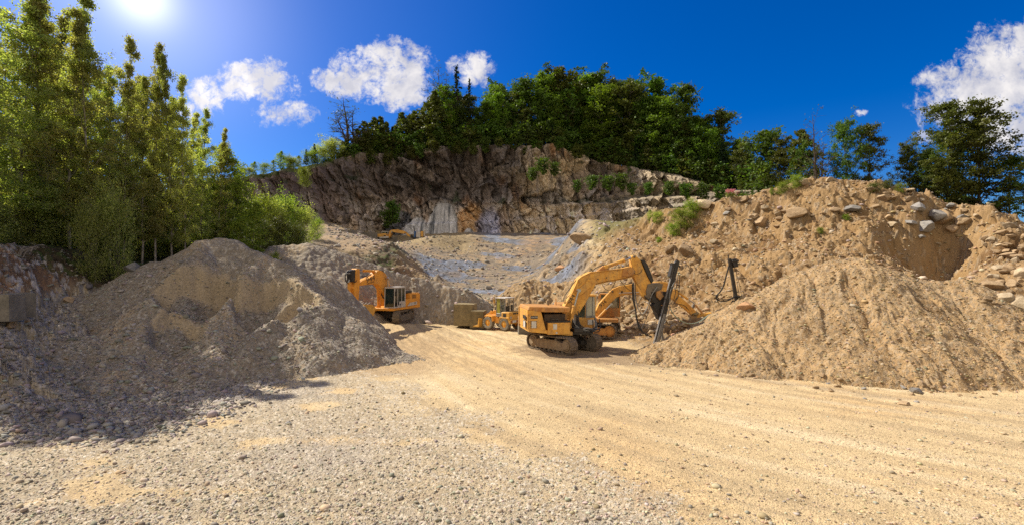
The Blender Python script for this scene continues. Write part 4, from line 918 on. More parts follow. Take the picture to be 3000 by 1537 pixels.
class Plane:
    """side plane of a machine: photo pixel -> (forward, height) in the machine's own frame"""
    def __init__(s, cx, cy, base, yaw): s.c = (cx, cy); s.b = base; s.t = yaw
    def __call__(s, px, py, o=0.0):
        a = (px - 1500) / F; b = (HZ - py) / F; co, si = math.cos(s.t), math.sin(s.t); cx, cy = s.c
        t = (o + cy * co - cx * si) / (co - a * si)
        return ((a * t - cx) * co + (t - cy) * si, CH + b * t - s.b)
def track(root, M, yc, L=4.0, W=.55, Hh=1.0, paint=STEEL, shoes=44, side=-1):
    """one crawler: belt of shoes round frame, drive wheel, idler and rollers. M turns it under the house"""
    mb = MB(M); r = Hh / 2; n = shoes; per = 2 * (L - 2 * r) + 2 * math.pi * r
    def at(d):
        d %= per; S = L - 2 * r
        if d < S: return (-S / 2 + d, Hh - .03 * math.sin(math.pi * d / S), 0)
        d -= S
        if d < math.pi * r: a = d / r; return (S / 2 + math.sin(a) * r, r + math.cos(a) * r, -a)
        d -= math.pi * r
        if d < S: return (S / 2 - d, 0, -math.pi)
        d -= S; a = d / r; return (-S / 2 - math.sin(a) * r, r - math.cos(a) * r, -math.pi - a)
    for i in range(n):
        x, z, a = at(i * per / n); l = per / n * .46
        ca, sa = math.cos(a), math.sin(a)
        def q(u, w): return (x + ca * u - sa * w * 1.0, z + sa * u + ca * w)
        pts = [q(-l, -.05), q(l, -.05), q(l, 0), q(l * .25, .0), q(l * .1, .045), q(-l * .1, .045), q(-l * .25, 0), q(-l, 0)]
        mb.prism([(p[0], p[1] + .045) for p in pts], yc - W / 2, yc + W / 2)
    t = mb.build('track', TRACK, root, 0)
    f = MB(M); yo = yc + side * (W / 2 - .06); yi = yc - side * (W / 2 - .1)
    a, b = sorted((yo, yi)); f.box(-L / 2 + .55, L / 2 - .62, a, b, .27, .72); f.prism([(-L / 2 + .9, .72), (L / 2 - 1.0, .72), (L / 2 - 1.3, .80), (-L / 2 + 1.2, .80)], a + .03, b - .03)
    f.box(-L / 2 + .75, L / 2 - .75, a - .015, b + .015, .21, .30)
    f.build('track_frame', paint, t)
    for xx, nm in ((L / 2 - r, 'idler_wheel'), (-L / 2 + r, 'drive_wheel')):
        w = MB(M); w.tube((xx, yc - W * .30, r + .03), (xx, yc + W * .30, r + .03), r - .09, 24); w.tube((xx, yc + side * (W / 2 + .03), r + .03), (xx, yc, r + .03), .20, 14); w.tube((xx, yc + side * (W / 2 - .04), r + .03), (xx, yc, r + .03), .30, 14)
        w.build(nm, paint, t)
    for i in range(7):
        x = -L / 2 + .85 + i * (L - 1.7) / 6; MB(M).tube((x, yc - W * .36, .17), (x, yc + W * .36, .17), .11, 10).build('roller', STEEL, t, 0)
    for x in (-.55, .6): MB(M).tube((x, yc - W * .3, Hh - .16), (x, yc + W * .34, Hh - .16), .085, 10).build('carrier_roller', STEEL, t, 0)
    return t
def cylinder(root, p, q, y, r, split=.55, mat=YEL, name='boom_cylinder'):
    p3 = Vector((p[0], y, p[1])); q3 = Vector((q[0], y, q[1])); m = p3.lerp(q3, split)
    c = MB(); c.tube(p3, m, r, 12); c.tube(p3.lerp(q3, split - .03), m + (q3 - p3).normalized() * .05, r * 1.2, 12); c.tube(p3 - Vector((0, r * 1.3, 0)), p3 + Vector((0, r * 1.3, 0)), r * 1.1, 12)
    o = c.build(name, mat, root, .006)
    d = MB(); d.tube(m, q3, r * .5, 10); d.tube(q3 - Vector((0, r * 1.3, 0)), q3 + Vector((0, r * 1.3, 0)), r * .95, 12); d.build('piston_rod', CHROME, o, 0)
    return o
def chassis(root, M, g):
    c = MB(M); c.box(-.75, .75, -.7, .7, .45, .98)
    for sx in (-1, 1):
        for sy in (-1, 1): c.prism([(sx * .35, .55), (sx * 1.15, .38), (sx * 1.15, .62), (sx * .35, .92)], sy * .45, sy * (g - .1))
    c.tube((0, 0, .95), (0, 0, 1.14), .72, 28); c.build('undercarriage', DARK, root)
def yawM(a): return Matrix.Rotation(a, 4, 'Z')

# ---- the big old excavator in the middle with the drill mast
def excavator_main():
    cx, cy, yaw = 3.5, 31.1, rad(11); root = empty('excavator', (cx, cy, 0.02), yaw)
    tag(root, 'big worn yellow excavator holding a black drill mast upright, nearest machine on the sand', 'excavator', 'excavators')
    Z = lambda zx, zy, o=0.0: Pl(1500 + zx * .27269, 700 + zy * .27269, o)
    Pl = Plane(cx, cy, 0.02, yaw); TM = yawM(rad(-50) - yaw)
    track(root, TM, -1.22, 4.15, .62, 1.02, MUD, side=-1); track(root, TM, 1.22, 4.15, .62, 1.02, STEEL, side=1); chassis(root, TM, 1.2)
    h = MB(); h.prism([(-2.75, 1.42), (-.1, 1.12), (.15, 1.12), (.15, 1.36), (-.2, 1.36), (-2.75, 1.62)], -1.4, 1.4); h.build('deck', YEL, root); h = MB(); h.box(.16, 2.4, .35, 1.4, 1.10, 1.31); h.build('cab_platform', YEL, root)
    b = MB(); b.prism([(-2.78, 1.62), (-1.62, 1.47), (-1.95, 2.72), (-2.78, 2.80)], -1.42, 1.42); b.box(-2.84, -2.78, -1.42, -1.30, 1.5, 2.85); b.box(-2.84, -2.78, 1.30, 1.42, 1.5, 2.85)
    cw_ = b.build('counterweight', YEL, root, .03)
    g = MB(); g.box(-2.865, -2.845, -1.0, -.1, 2.18, 2.42); g.build('vent_grille', INK, cw_, 0); g = MB()
    for i in range(5): g.box(-2.865, -2.845, -1.05, -.15, 1.68 + i * .085, 1.72 + i * .085)
    g.build('vent_grille', INK, cw_, 0); MB().box(-2.875, -2.866, -.85, -.35, 1.66, 2.05).build('sign_plate', LBL, cw_, 0)
    g = MB(); g.box(-2.64, -2.18, -1.432, -1.42, 2.26, 2.44); g.build('vent_grille', INK, cw_, 0); g = MB()
    for i in range(5): g.box(-2.66, -2.22, -1.432, -1.42, 1.66 + i * .10, 1.71 + i * .10)
    g.build('vent_grille', INK, cw_, 0); MB().box(-2.58, -2.28, -1.445, -1.433, 1.68, 2.10).build('sign_plate', LBL, cw_, 0)
    text('LIEBHERR', .115, LBL, cw_, (-2.41, -1.436, 2.35), (rad(90), 0, 0))
    c = MB(); c.box(-1.66, -.25, -1.1, 1.3, 1.45, 2.5); c.build('engine', ENGINE, root, .02)
    c = MB(); c.prism([(-2.80, 2.80), (-1.72, 2.66), (-.10, 2.62), (.0, 2.78), (.0, 2.92), (-2.72, 3.02)], -1.42, 1.38); hd = c.build('engine_hood', RUSTY, root, .03)
    MB().tube((-1.0, .3, 2.9), (-1.06, .3, 3.28), .06).build('exhaust_pipe', STEEL, root); MB().tube((-.35, .7, 2.9), (-.35, .7, 3.4), .04).build('air_intake', RUSTY, root)
    c = MB(); c.box(-1.5, -.05, -1.47, -.75, 1.22, 1.98); c.box(-1.45, -.9, -1.482, -1.47, 1.45, 1.85); tb = c.build('tool_box', YEL, root, .02); MB().box(-1.55, .0, -1.5, -.72, 1.985, 2.07).build('box_lid', DARK, tb)
    MB().box(-1.18, -.92, -1.492, -1.483, 1.55, 1.9).build('sign_plate', LBL, tb, 0); MB().path([(-1.2, -1.2, 2.07), (-1.2, -1.2, 2.17), (-.75, -1.2, 2.17), (-.75, -1.2, 2.07)], .02).build('handle', STEEL, tb, 0)
    MB().tube((-.95, -1.47, 1.33), (-.95, -1.50, 1.33), .07, 12).build('lamp', LBL, tb)
    # cab on the far side
    cb = MB(); x0, x1, y0, y1, z0, z1 = .95, 2.45, .45, 1.40, 1.32, 3.62
    cb.box(x0, x1, y0, y1, z0, z0 + .75)
    for xx in (x0, x0 + .72, x1 - .07):
        for yy in (y0, y1 - .07): cb.box(xx, xx + .07, yy, yy + .07, z0 + .75, z1 - .1)
    cb.box(x0 - .04, x1 + .05, y0 - .04, y1 + .04, z1 - .12, z1)
    cab = cb.build('cab', YEL, root, .015)
    MB().box(x0 + .79, x1 - .07, y0 + .02, y0 + .035, z0 + .75, z1 - .12).build('window', BLIND, cab, 0); MB().box(x0 + .07, x0 + .72, y0 + .02, y0 + .035, z0 + .75, z1 - .12).build('window', GLASS, cab, 0)
    MB().box(x1 - .04, x1 - .025, y0 + .07, y1 - .07, z0 + .3, z1 - .12).build('window', GLASS, cab, 0); MB().box(x0 + .07, x1 - .07, y1 - .035, y1 - .02, z0 + .75, z1 - .12).build('window', GLASS, cab, 0)
    fr = MB(); fr.box(x0 + .76, x1 - .04, y0 - .012, y0 + .0, z0 + .72, z0 + .86); fr.box(x1 - .26, x1 - .2, y0 - .012, y0, z0 + .86, z1 - .12); fr.box(x0 + .76, x0 + .84, y0 - .012, y0, z0 + .86, z1 - .12); fr.build('window_frame', ALU, cab, 0)
    MB().box(x0 + .9, x0 + 1.35, y0 - .03, y0 - .013, z0 + .25, z0 + .6).build('sign_plate', LBL, cab, 0)
    st = MB(); st.box(1.2, 1.75, .7, 1.2, 2.0, 2.15); st.box(1.15, 1.28, .7, 1.2, 2.15, 2.9); st.build('seat', DARK, cab, .02)
    # boom traced in its own vertical plane
    bp = [Z(505, 800), Z(560, 720), Z(622, 600), Z(668, 505), Z(695, 435), Z(735, 402), Z(830, 358), Z(960, 345), Z(1180, 318), Z(1262, 300), Z(1318, 335), Z(1312, 385), Z(1195, 418), Z(1000, 452), Z(890, 478), Z(842, 560), Z(780, 680), Z(700, 800), Z(655, 835), Z(548, 850)]
    bm_ = MB(); bm_.prism(bp, -.26, .26); boom = bm_.build('boom', YEL, root, .03)
    fl = MB(); fl.path([], .01) if False else None
    top = [Z(505, 800), Z(622, 600), Z(695, 435), Z(735, 402), Z(830, 358), Z(1180, 318), Z(1262, 300)]
    for a, b in zip(top[:-1], top[1:]): fl.bar((a[0], 0, a[1] + .012), (b[0], 0, b[1] + .012), .64, .035)
    bot = [Z(1300, 392), Z(1195, 424), Z(1000, 458), Z(892, 484)]
    for a, b in zip(bot[:-1], bot[1:]): fl.bar((a[0], 0, a[1]), (b[0], 0, b[1]), .64, .035)
    fl.build('flange', YEL, boom, 0)
    k = MB(); p = Z(1235, 345); k.prism([Z(1160, 400), Z(1170, 330), Z(1195, 310), Z(1285, 305), Z(1300, 370), Z(1240, 398)], -.335, .335); k.tube((p[0], -.38, p[1]), (p[0], .38, p[1]), .15, 18); k.build('boom_head', RUSTY, boom, .02)
    for (zx, zy) in ((905, 428), (993, 413)):
        p = Z(zx, zy); r = MB(); r.tube((p[0], -.32, p[1]), (p[0], .32, p[1]), .10, 16); r.build('pin_boss', YEL, boom, .01); MB().tube((p[0], -.33, p[1]), (p[0], -.321, p[1]), .05, 12).build('pin_hole', DARK, boom, 0)
    k = MB(); k.prism([Z(790, 430), Z(805, 418), Z(830, 440), Z(835, 500), Z(700, 610), Z(655, 565), Z(690, 540), Z(770, 470)], -.40, .40); p = Z(803, 440); k.tube((p[0], -.46, p[1]), (p[0], .46, p[1]), .075, 14); p2 = Z(712, 458); k.tube((p2[0], -.36, p2[1]), (p2[0], .36, p2[1]), .07, 14); p3 = Z(686, 545); k.tube((p3[0], -.52, p3[1]), (p3[0], .52, p3[1]), .09, 14); k.build('cylinder_bracket', YEL, boom, .02)
    a = Z(585, 735); b = Z(690, 520); text('944', .50, INK, boom, ((Z(640, 640)[0]) - .08, -.268, Z(640, 640)[1]), (rad(90), -math.atan2(b[1] - a[1], b[0] - a[0]), 0), xs=.9)
    foot = MB(); p = Z(540, 815); foot.tube((p[0], -.5, p[1]), (p[0], .5, p[1]), .16, 16); foot.prism([(p[0] - .35, 1.3), (p[0] + .45, 1.3), (p[0] + .12, p[1] + .1), (p[0] - .14, p[1] + .1)], -.46, -.30); foot.prism([(p[0] - .35, 1.3), (p[0] + .45, 1.3), (p[0] + .12, p[1] + .1), (p[0] - .14, p[1] + .1)], .30, .46); foot.build('boom_foot', RUSTY, root)
    for y in (-.58, .58): cylinder(root, Z(585, 925, 0), Z(686, 545, 0), y, .125, .56, YEL)
    cylinder(root, Z(1005, 300), Z(1278, 205), 0, .115, .72, YEL, 'stick_cylinder')
    k = MB(); k.prism([Z(900, 350), Z(975, 285), Z(1030, 300), Z(1045, 342)], -.14, .14); k.build('cylinder_bracket', RUSTY, boom)
    sp = [Z(1268, 195), Z(1285, 178), Z(1322, 186), Z(1365, 222), Z(1395, 300), Z(1440, 400), Z(1482, 475), Z(1470, 560), Z(1432, 630), Z(1412, 632), Z(1388, 590), Z(1345, 500), Z(1300, 410), Z(1275, 320)]
    stick = MB().prism(sp, -.22, .22).build('stick', YEL, root, .03)
    cylinder(root, Z(1395, 255), Z(1470, 455), -.05, .10, .72, DARK, 'bucket_cylinder')
    k = MB(); k.prism([Z(1365, 222), Z(1400, 225), Z(1440, 280), Z(1500, 440), Z(1482, 470), Z(1440, 400), Z(1400, 300)], -.30, .30); k.build('guard_plate', DARK, stick)
    for (zx, zy) in ((1296, 192), (1292, 345), (1418, 610)):
        p = Z(zx, zy); MB().tube((p[0], -.30, p[1]), (p[0], .30, p[1]), .085, 14).build('pin', STEEL, stick)
    # coupler, mast cradle and drill mast
    k = MB(); k.prism([Z(1440, 480), Z(1560, 470), Z(1600, 480), Z(1580, 560), Z(1500, 600), Z(1435, 650), Z(1420, 560)], -.30, .30); k.build('coupler', STEEL, root, .02)
    k = MB(); k.prism([Z(1490, 700), Z(1600, 640), Z(1650, 700), Z(1600, 790), Z(1560, 860), Z(1520, 760)], -.34, .20); k.prism([Z(1470, 560), Z(1640, 560), Z(1640, 690), Z(1560, 740), Z(1480, 650)], -.30, .30); k.build('mast_cradle', DARK, root, .02)
    k = MB(); k.prism([Z(1520, 560), Z(1570, 540), Z(1600, 600), Z(1560, 650), Z(1520, 610)], -.45, -.31); k.box(Z(1600, 700)[0] - .2, Z(1600, 700)[0] + .35, -.40, -.36, Z(1600, 700)[1] - .05, Z(1600, 700)[1]); k.build('cradle_plate', RUSTY, root, .02)
    a = Z(1778, 232, -.65); b = Z(1540, 1150, -.65)
    A = Vector((a[0], -.65, a[1])); B = Vector((b[0], -.65, b[1])); d = (B - A).normalized(); side = d.cross(Vector((0, 1, 0))).normalized()
    m = MB(); m.bar(A, B, .22, .26); mast = m.build('drill_mast', DARK, root, .01)
    m = MB(); m.bar(A.lerp(B, .55) + side * .17, B + side * .17, .10, .08); m.bar(A.lerp(B, .02) - side * .17, B - side * .17, .14, .06); m.bar(A.lerp(B, .62) + Vector((0, -.13, 0)), B + Vector((0, -.13, 0)), .03, .20); m.build('guide_rail', ALU, mast, .005)
    m = MB(); q = A.lerp(B, .06) - side * .30; q2 = A.lerp(B, .20) - side * .30; m.bar(q, q2, .26, .20); m.tube(q + Vector((0, -.12, .08)), q2 + Vector((0, -.12, 0)), .09); m.tube(q + side * .55, q + side * .55 - d * .12 + Vector((0, 0, -.1)), .10); m.box(q.x - .12, q.x + .12, -.85, -.5, q.z - .1, q.z + .1); m.build('drill_motor', DARK, mast, .01)
    m = MB(); m.bar(B - d * .35 + side * .02, B + d * .18, .34, .36); m.bar(B + d * .05 - side * .25, B + d * .05 + side * .25, .40, .16); m.build('rod_clamp', ALU, mast, .02)
    a = Z(1600, 930, -.55); b = Z(1648, 1218, -.55); m = MB(); m.bar((a[0], -.5, a[1]), (b[0], -.5, b[1] ), .16, .13); m.bar((Z(1575, 740)[0], -.5, Z(1575, 740)[1]), (a[0], -.5, a[1]), .10, .10); m.build('support_leg', ALU, root)
    # hoses
    zz = lambda x, y, o: (Z(x, y, o)[0], o, Z(x, y, o)[1])
    for pts, r, mt in [([zz(1300, 470, -.3), zz(1305, 600, -.35), zz(1325, 740, -.4), zz(1345, 880, -.5), zz(1385, 980, -.6), (zz(1500, 1050, -.6))], .05, HOSE), ([zz(1290, 480, -.32), zz(1298, 640, -.3), zz(1330, 780, -.4), zz(1360, 900, -.5), zz(1420, 1010, -.6), zz(1500, 1040, -.6)], .03, HOSE),
                       ([zz(1310, 460, -.35), zz(1330, 660, -.4), zz(1390, 800, -.5), zz(1450, 740, -.5), zz(1500, 600, -.4), zz(1560, 510, -.4)], .03, GREYH), ([zz(1325, 470, -.3), zz(1340, 700, -.3), zz(1400, 620, -.4), zz(1480, 640, -.45), zz(1560, 560, -.4)], .022, HOSE),
                       ([zz(565, 690, -.1), zz(560, 620, -.1), zz(610, 545, -.05), zz(680, 450, 0), zz(740, 395, .05)], .028, HOSE), ([zz(575, 690, -.2), zz(580, 640, -.2), zz(620, 600, -.25)], .022, HOSE), ([zz(740, 392, .1), zz(860, 350, .1), zz(900, 310, .1), zz(1000, 275, .1), zz(1060, 300, .1)], .028, HOSE),
                       ([zz(1290, 300, -.25), zz(1320, 370, -.34), zz(1380, 360, -.34), zz(1400, 320, -.3)], .02, HOSE), ([zz(960, 465, -.2), zz(1000, 530, -.2), zz(1060, 545, -.2), zz(1120, 440, -.2)], .018, HOSE), ([zz(960, 460, -.1), zz(1020, 490, -.2), zz(1075, 440, -.2)], .016, HOSE), ([zz(1160, 440, 0), zz(1240, 530, 0), zz(1300, 560, 0)], .02, HOSE),
                       ([zz(1790, 360, -.8), zz(1770, 480, -.85), zz(1740, 640, -.9), zz(1680, 700, -.9), zz(1640, 620, -.8), zz(1600, 560, -.6)], .022, HOSE), ([zz(1765, 430, -.85), zz(1700, 560, -.95), zz(1690, 760, -.95), zz(1640, 900, -.95)], .018, GREYH), ([zz(1800, 380, -.8), zz(1790, 600, -.9), zz(1720, 700, -.9), zz(1700, 620, -.8)], .018, HOSE),
                       ([zz(1650, 900, -.8), zz(1615, 1000, -.8), zz(1575, 1150, -.8)], .012, GREYH), ([zz(1420, 600, -.45), zz(1480, 700, -.5), zz(1440, 860, -.5), zz(1380, 980, -.55)], .02, HOSE)]:
        MB().path(spline(pts), r).build('hose', mt, root, 0)
    for i in range(9):
        s0 = R_.uniform(640, 720); e0 = R_.uniform(860, 950); MB().path(spline([zz(s0, R_.uniform(760, 860), -.45), zz(s0 + 20, R_.uniform(900, 960), -.9), zz((s0 + e0) / 2 + 20, R_.uniform(950, 1010), -1.1), zz(e0, R_.uniform(930, 990), -.7), zz(e0, R_.uniform(840, 900), -.1)]), R_.choice([.028, .036, .045])).build('hose', HOSE if i % 4 else GREYH, root, 0)
    for i in range(5):
        MB().path(spline([zz(R_.uniform(460, 520), R_.uniform(780, 860), -.4), zz(R_.uniform(470, 500), 770, -.6), zz(R_.uniform(510, 560), R_.uniform(800, 850), -.45)]), .022).build('hose', GREYH if i % 2 else HOSE, root, 0)
    k = MB(); k.box(.16, 1.7, -1.0, .33, 1.10, 1.30); k.box(.1, 1.0, -.4, .4, 1.3, 1.9); k.box(.3, .9, -1.3, -.6, 1.3, 1.55); k.tube((.2, -.6, 1.6), (.9, -.6, 1.6), .12); k.build('valve_block', DARK, root)
    return root
excavator_main()

# ---- the older excavator behind it, arm reaching right, bucket down
def excavator_behind():
    cx, cy, yaw = 6.25, 36.3, rad(-4); base = .25; root = empty('excavator', (cx, cy, base), yaw)
    tag(root, 'rusty yellow excavator half hidden behind the nearest one, long arm reaching right into the rubble', 'excavator', 'excavators')
    Pl = Plane(cx, cy, base, yaw); Z = lambda zx, zy, o=0.0: Pl(1500 + zx * .27269, 700 + zy * .27269, o); TM = yawM(rad(-20) - yaw)
    track(root, TM, -1.15, 4.2, .55, 1.0, RUSTY, side=-1); track(root, TM, 1.15, 4.2, .55, 1.0, STEEL, side=1); chassis(root, TM, 1.1)
    c = MB(); c.box(-2.9, 1.9, -1.3, 1.3, 1.14, 1.4); c.build('deck', RUSTY, root); MB().box(-2.9, -.6, -1.3, 1.3, 1.41, 2.5).build('engine_hood', RUSTY, root, .04)
    cb = MB(); x0, x1, y0, y1, z0, z1 = .7, 2.3, .35, 1.3, 1.41, 3.25; cb.box(x0, x1, y0, y1, z0, z0 + .7); cb.box(x0, x1, y0, y1, z1 - .1, z1)
    for xx in (x0, x1 - .08):
        for yy in (y0, y1 - .08): cb.box(xx, xx + .08, yy, yy + .08, z0 + .7, z1 - .1)
    cab = cb.build('cab', RUSTY, root); MB().box(x0 + .08, x1 - .08, y0 + .02, y0 + .03, z0 + .7, z1 - .1).build('window', GLASS, cab, 0); MB().box(x1 - .04, x1 - .03, y0 + .08, y1 - .08, z0 + .7, z1 - .1).build('window', GLASS, cab, 0)
    bp = [Z(880, 800), Z(930, 690), Z(1010, 600), Z(1070, 535), Z(1150, 500), Z(1300, 478), Z(1500, 462), Z(1600, 452), Z(1660, 470), Z(1700, 520), Z(1690, 580), Z(1610, 575), Z(1400, 590), Z(1230, 592), Z(1120, 620), Z(1040, 700), Z(960, 810), Z(920, 840)]
    boom = MB().prism(bp, -.24, .24).build('boom', YEL, root, .03)
    p = Z(975, 690); a = Z(935, 730); b = Z(1030, 650); text('934', .42, INK, boom, (p[0], -.248, p[1]), (rad(90), -math.atan2(b[1] - a[1], b[0] - a[0]), 0))
    for (zx, zy) in ((1075, 560), (1175, 560)):
        p = Z(zx, zy); MB().tube((p[0], -.32, p[1]), (p[0], .32, p[1]), .07, 14).build('pin', DARK, boom)
    for y in (-.45, .45): cylinder(root, Z(905, 850), Z(1060, 690), y, .09, .6, YEL)
    sp = [Z(1590, 470), Z(1620, 452), Z(1660, 462), Z(1740, 560), Z(1900, 700), Z(1975, 775), Z(1960, 830), Z(1930, 820), Z(1840, 740), Z(1720, 650), Z(1680, 600), Z(1600, 560)]
    stick = MB().prism(sp, -.20, .20).build('stick', YEL, root, .03)
    cylinder(root, Z(1760, 555), Z(1960, 690), -.02, .09, .62, YEL, 'bucket_cylinder'); p = Z(1960, 700); q = Z(1930, 740); r_ = Z(2040, 800)
    MB().bar((p[0], -.2, p[1]), (r_[0], -.2, r_[1]), .06, .14).build('bucket_link', RUSTY, stick); MB().bar((p[0], .0, p[1]), (q[0], .0, q[1]), .4, .16).build('bucket_link', STEEL, stick)
    MB().prism([Z(1735, 540), Z(1775, 535), Z(1790, 580), Z(1750, 620)], -.13, .13).build('cylinder_bracket', YEL, stick)
    bk = MB(); o = [Z(1965, 830), Z(1985, 800), Z(2130, 785), Z(2150, 830), Z(2148, 915), Z(2120, 922), Z(2060, 900), Z(1990, 885)]
    bk.prism(o, -.55, -.50); bk.prism(o, .50, .55)
    for a, b in zip(o[:-3], o[1:-2]): bk.bar((a[0], 0, a[1]), (b[0], 0, b[1]), 1.06, .05)
    bucket = bk.build('bucket', YEL3, root, .01)
    for i in range(4): a = Z(2135, 905); MB().bar((a[0], -.42 + .28 * i, a[1]), (a[0] + .10, -.42 + .28 * i, a[1] - .22), .09, .07).build('bucket_tooth', STEEL, bucket)
    zz = lambda x, y, o: (Z(x, y, o)[0], o, Z(x, y, o)[1])
    for pts, r, mt in [([zz(930, 600, .1), zz(960, 570, .1), zz(1060, 580, -.1), zz(1200, 575, -.26), zz(1380, 570, -.28)], .03, CHROME), ([zz(925, 590, 0), zz(950, 568, 0), zz(1050, 562, 0), zz(1120, 510, 0), zz(1280, 475, 0)], .03, HOSE), ([zz(1730, 530, -.2), zz(1790, 560, -.25), zz(1780, 620, -.25), zz(1740, 680, -.25), zz(1850, 710, -.25), zz(1900, 760, -.2)], .022, HOSE)]:
        MB().path(spline(pts), r).build('hose', mt, root, 0)
excavator_behind()
def drill_rig_far():
    Y = 36.5; x = (2125 - 1500) / F * Y; z = float(top_z(x, Y)[0]); root = empty('drill_mast', (x, Y, z)); Pl = Plane(x, Y, z, 0.0); Z = lambda zx, zy, o=0.0: Pl(1500 + zx * .27269, 700 + zy * .27269, o)
    tag(root, 'black drill mast standing upright on its own against the earth bank, cables hanging down', 'drill mast')
    v3 = lambda p, o=0.0: Vector((p[0], o, p[1]))
    m = MB(); m.bar(v3(Z(2335, 210)), v3(Z(2425, 740)), .20, .24); m.bar(v3(Z(2320, 170)), v3(Z(2350, 300)), .06, .05); m.build('mast_rail', DARK, root)
    m = MB(); m.bar(v3(Z(2370, 215), -.1), v3(Z(2395, 300), -.1), .3, .35); m.tube(v3(Z(2350, 240), -.2), v3(Z(2420, 235), -.2), .10); m.tube(v3(Z(2400, 250), -.2), v3(Z(2410, 300), -.2), .08); m.build('drill_motor', DARK, root)
    m = MB(); m.bar(v3(Z(2365, 655), -.2), v3(Z(2345, 830), -.2), .16, .2); m.bar(v3(Z(2430, 690)), v3(Z(2370, 800)), .4, .3); m.bar(v3(Z(2345, 720)), v3(Z(2440, 730)), .5, .3); m.box(Z(2300, 800)[0], Z(2310, 800)[0], -.05, .05, Z(2300, 835)[1], Z(2300, 795)[1]); m.box(Z(2272, 800)[0], Z(2280, 800)[0], -.05, .05, Z(2300, 835)[1], Z(2300, 795)[1]); m.bar(v3(Z(2260, 850)), v3(Z(2440, 790)), .7, .18); m.build('mast_foot', DARK, root)
    for pts, r in [([Z(2328, 260), Z(2290, 400), Z(2255, 520), Z(2190, 605)], .055), ([Z(2185, 600), Z(2200, 650), Z(2290, 660), Z(2380, 620), Z(2440, 610)], .055), ([Z(2190, 610), Z(2230, 640), Z(2320, 640), Z(2400, 600)], .03), ([Z(2170, 800), Z(2200, 750), Z(2280, 770), Z(2350, 760), Z(2380, 700)], .04), ([Z(2180, 850), Z(2180, 760), Z(2250, 745), Z(2340, 775)], .025), ([Z(2380, 300), Z(2430, 470), Z(2460, 620), Z(2480, 720)], .018), ([Z(2400, 310), Z(2410, 480), Z(2440, 640)], .015), ([Z(2370, 470), Z(2370, 560), Z(2365, 660)], .02)]:
        MB().path(spline([v3(p, -.15) for p in pts]), r).build('hose', HOSE, root, 0)
    h = MB(); P3 = [P(1500 + a * .27269, 700 + b * .27269, yy) for a, b, yy in ((1700, 740, 33.5), (1740, 810, 33.6), (1830, 880, 33.8), (1920, 905, 34), (2020, 880, 34.3), (2120, 810, 34.8), (2170, 820, 35.2), (2200, 870, 35.6))]
    tag(h.path(spline(P3), .035).build('air_hose', GREENH, None, 0), 'pale green air hose hanging in a curve in front of the lowered bucket', 'hose')
drill_rig_far()

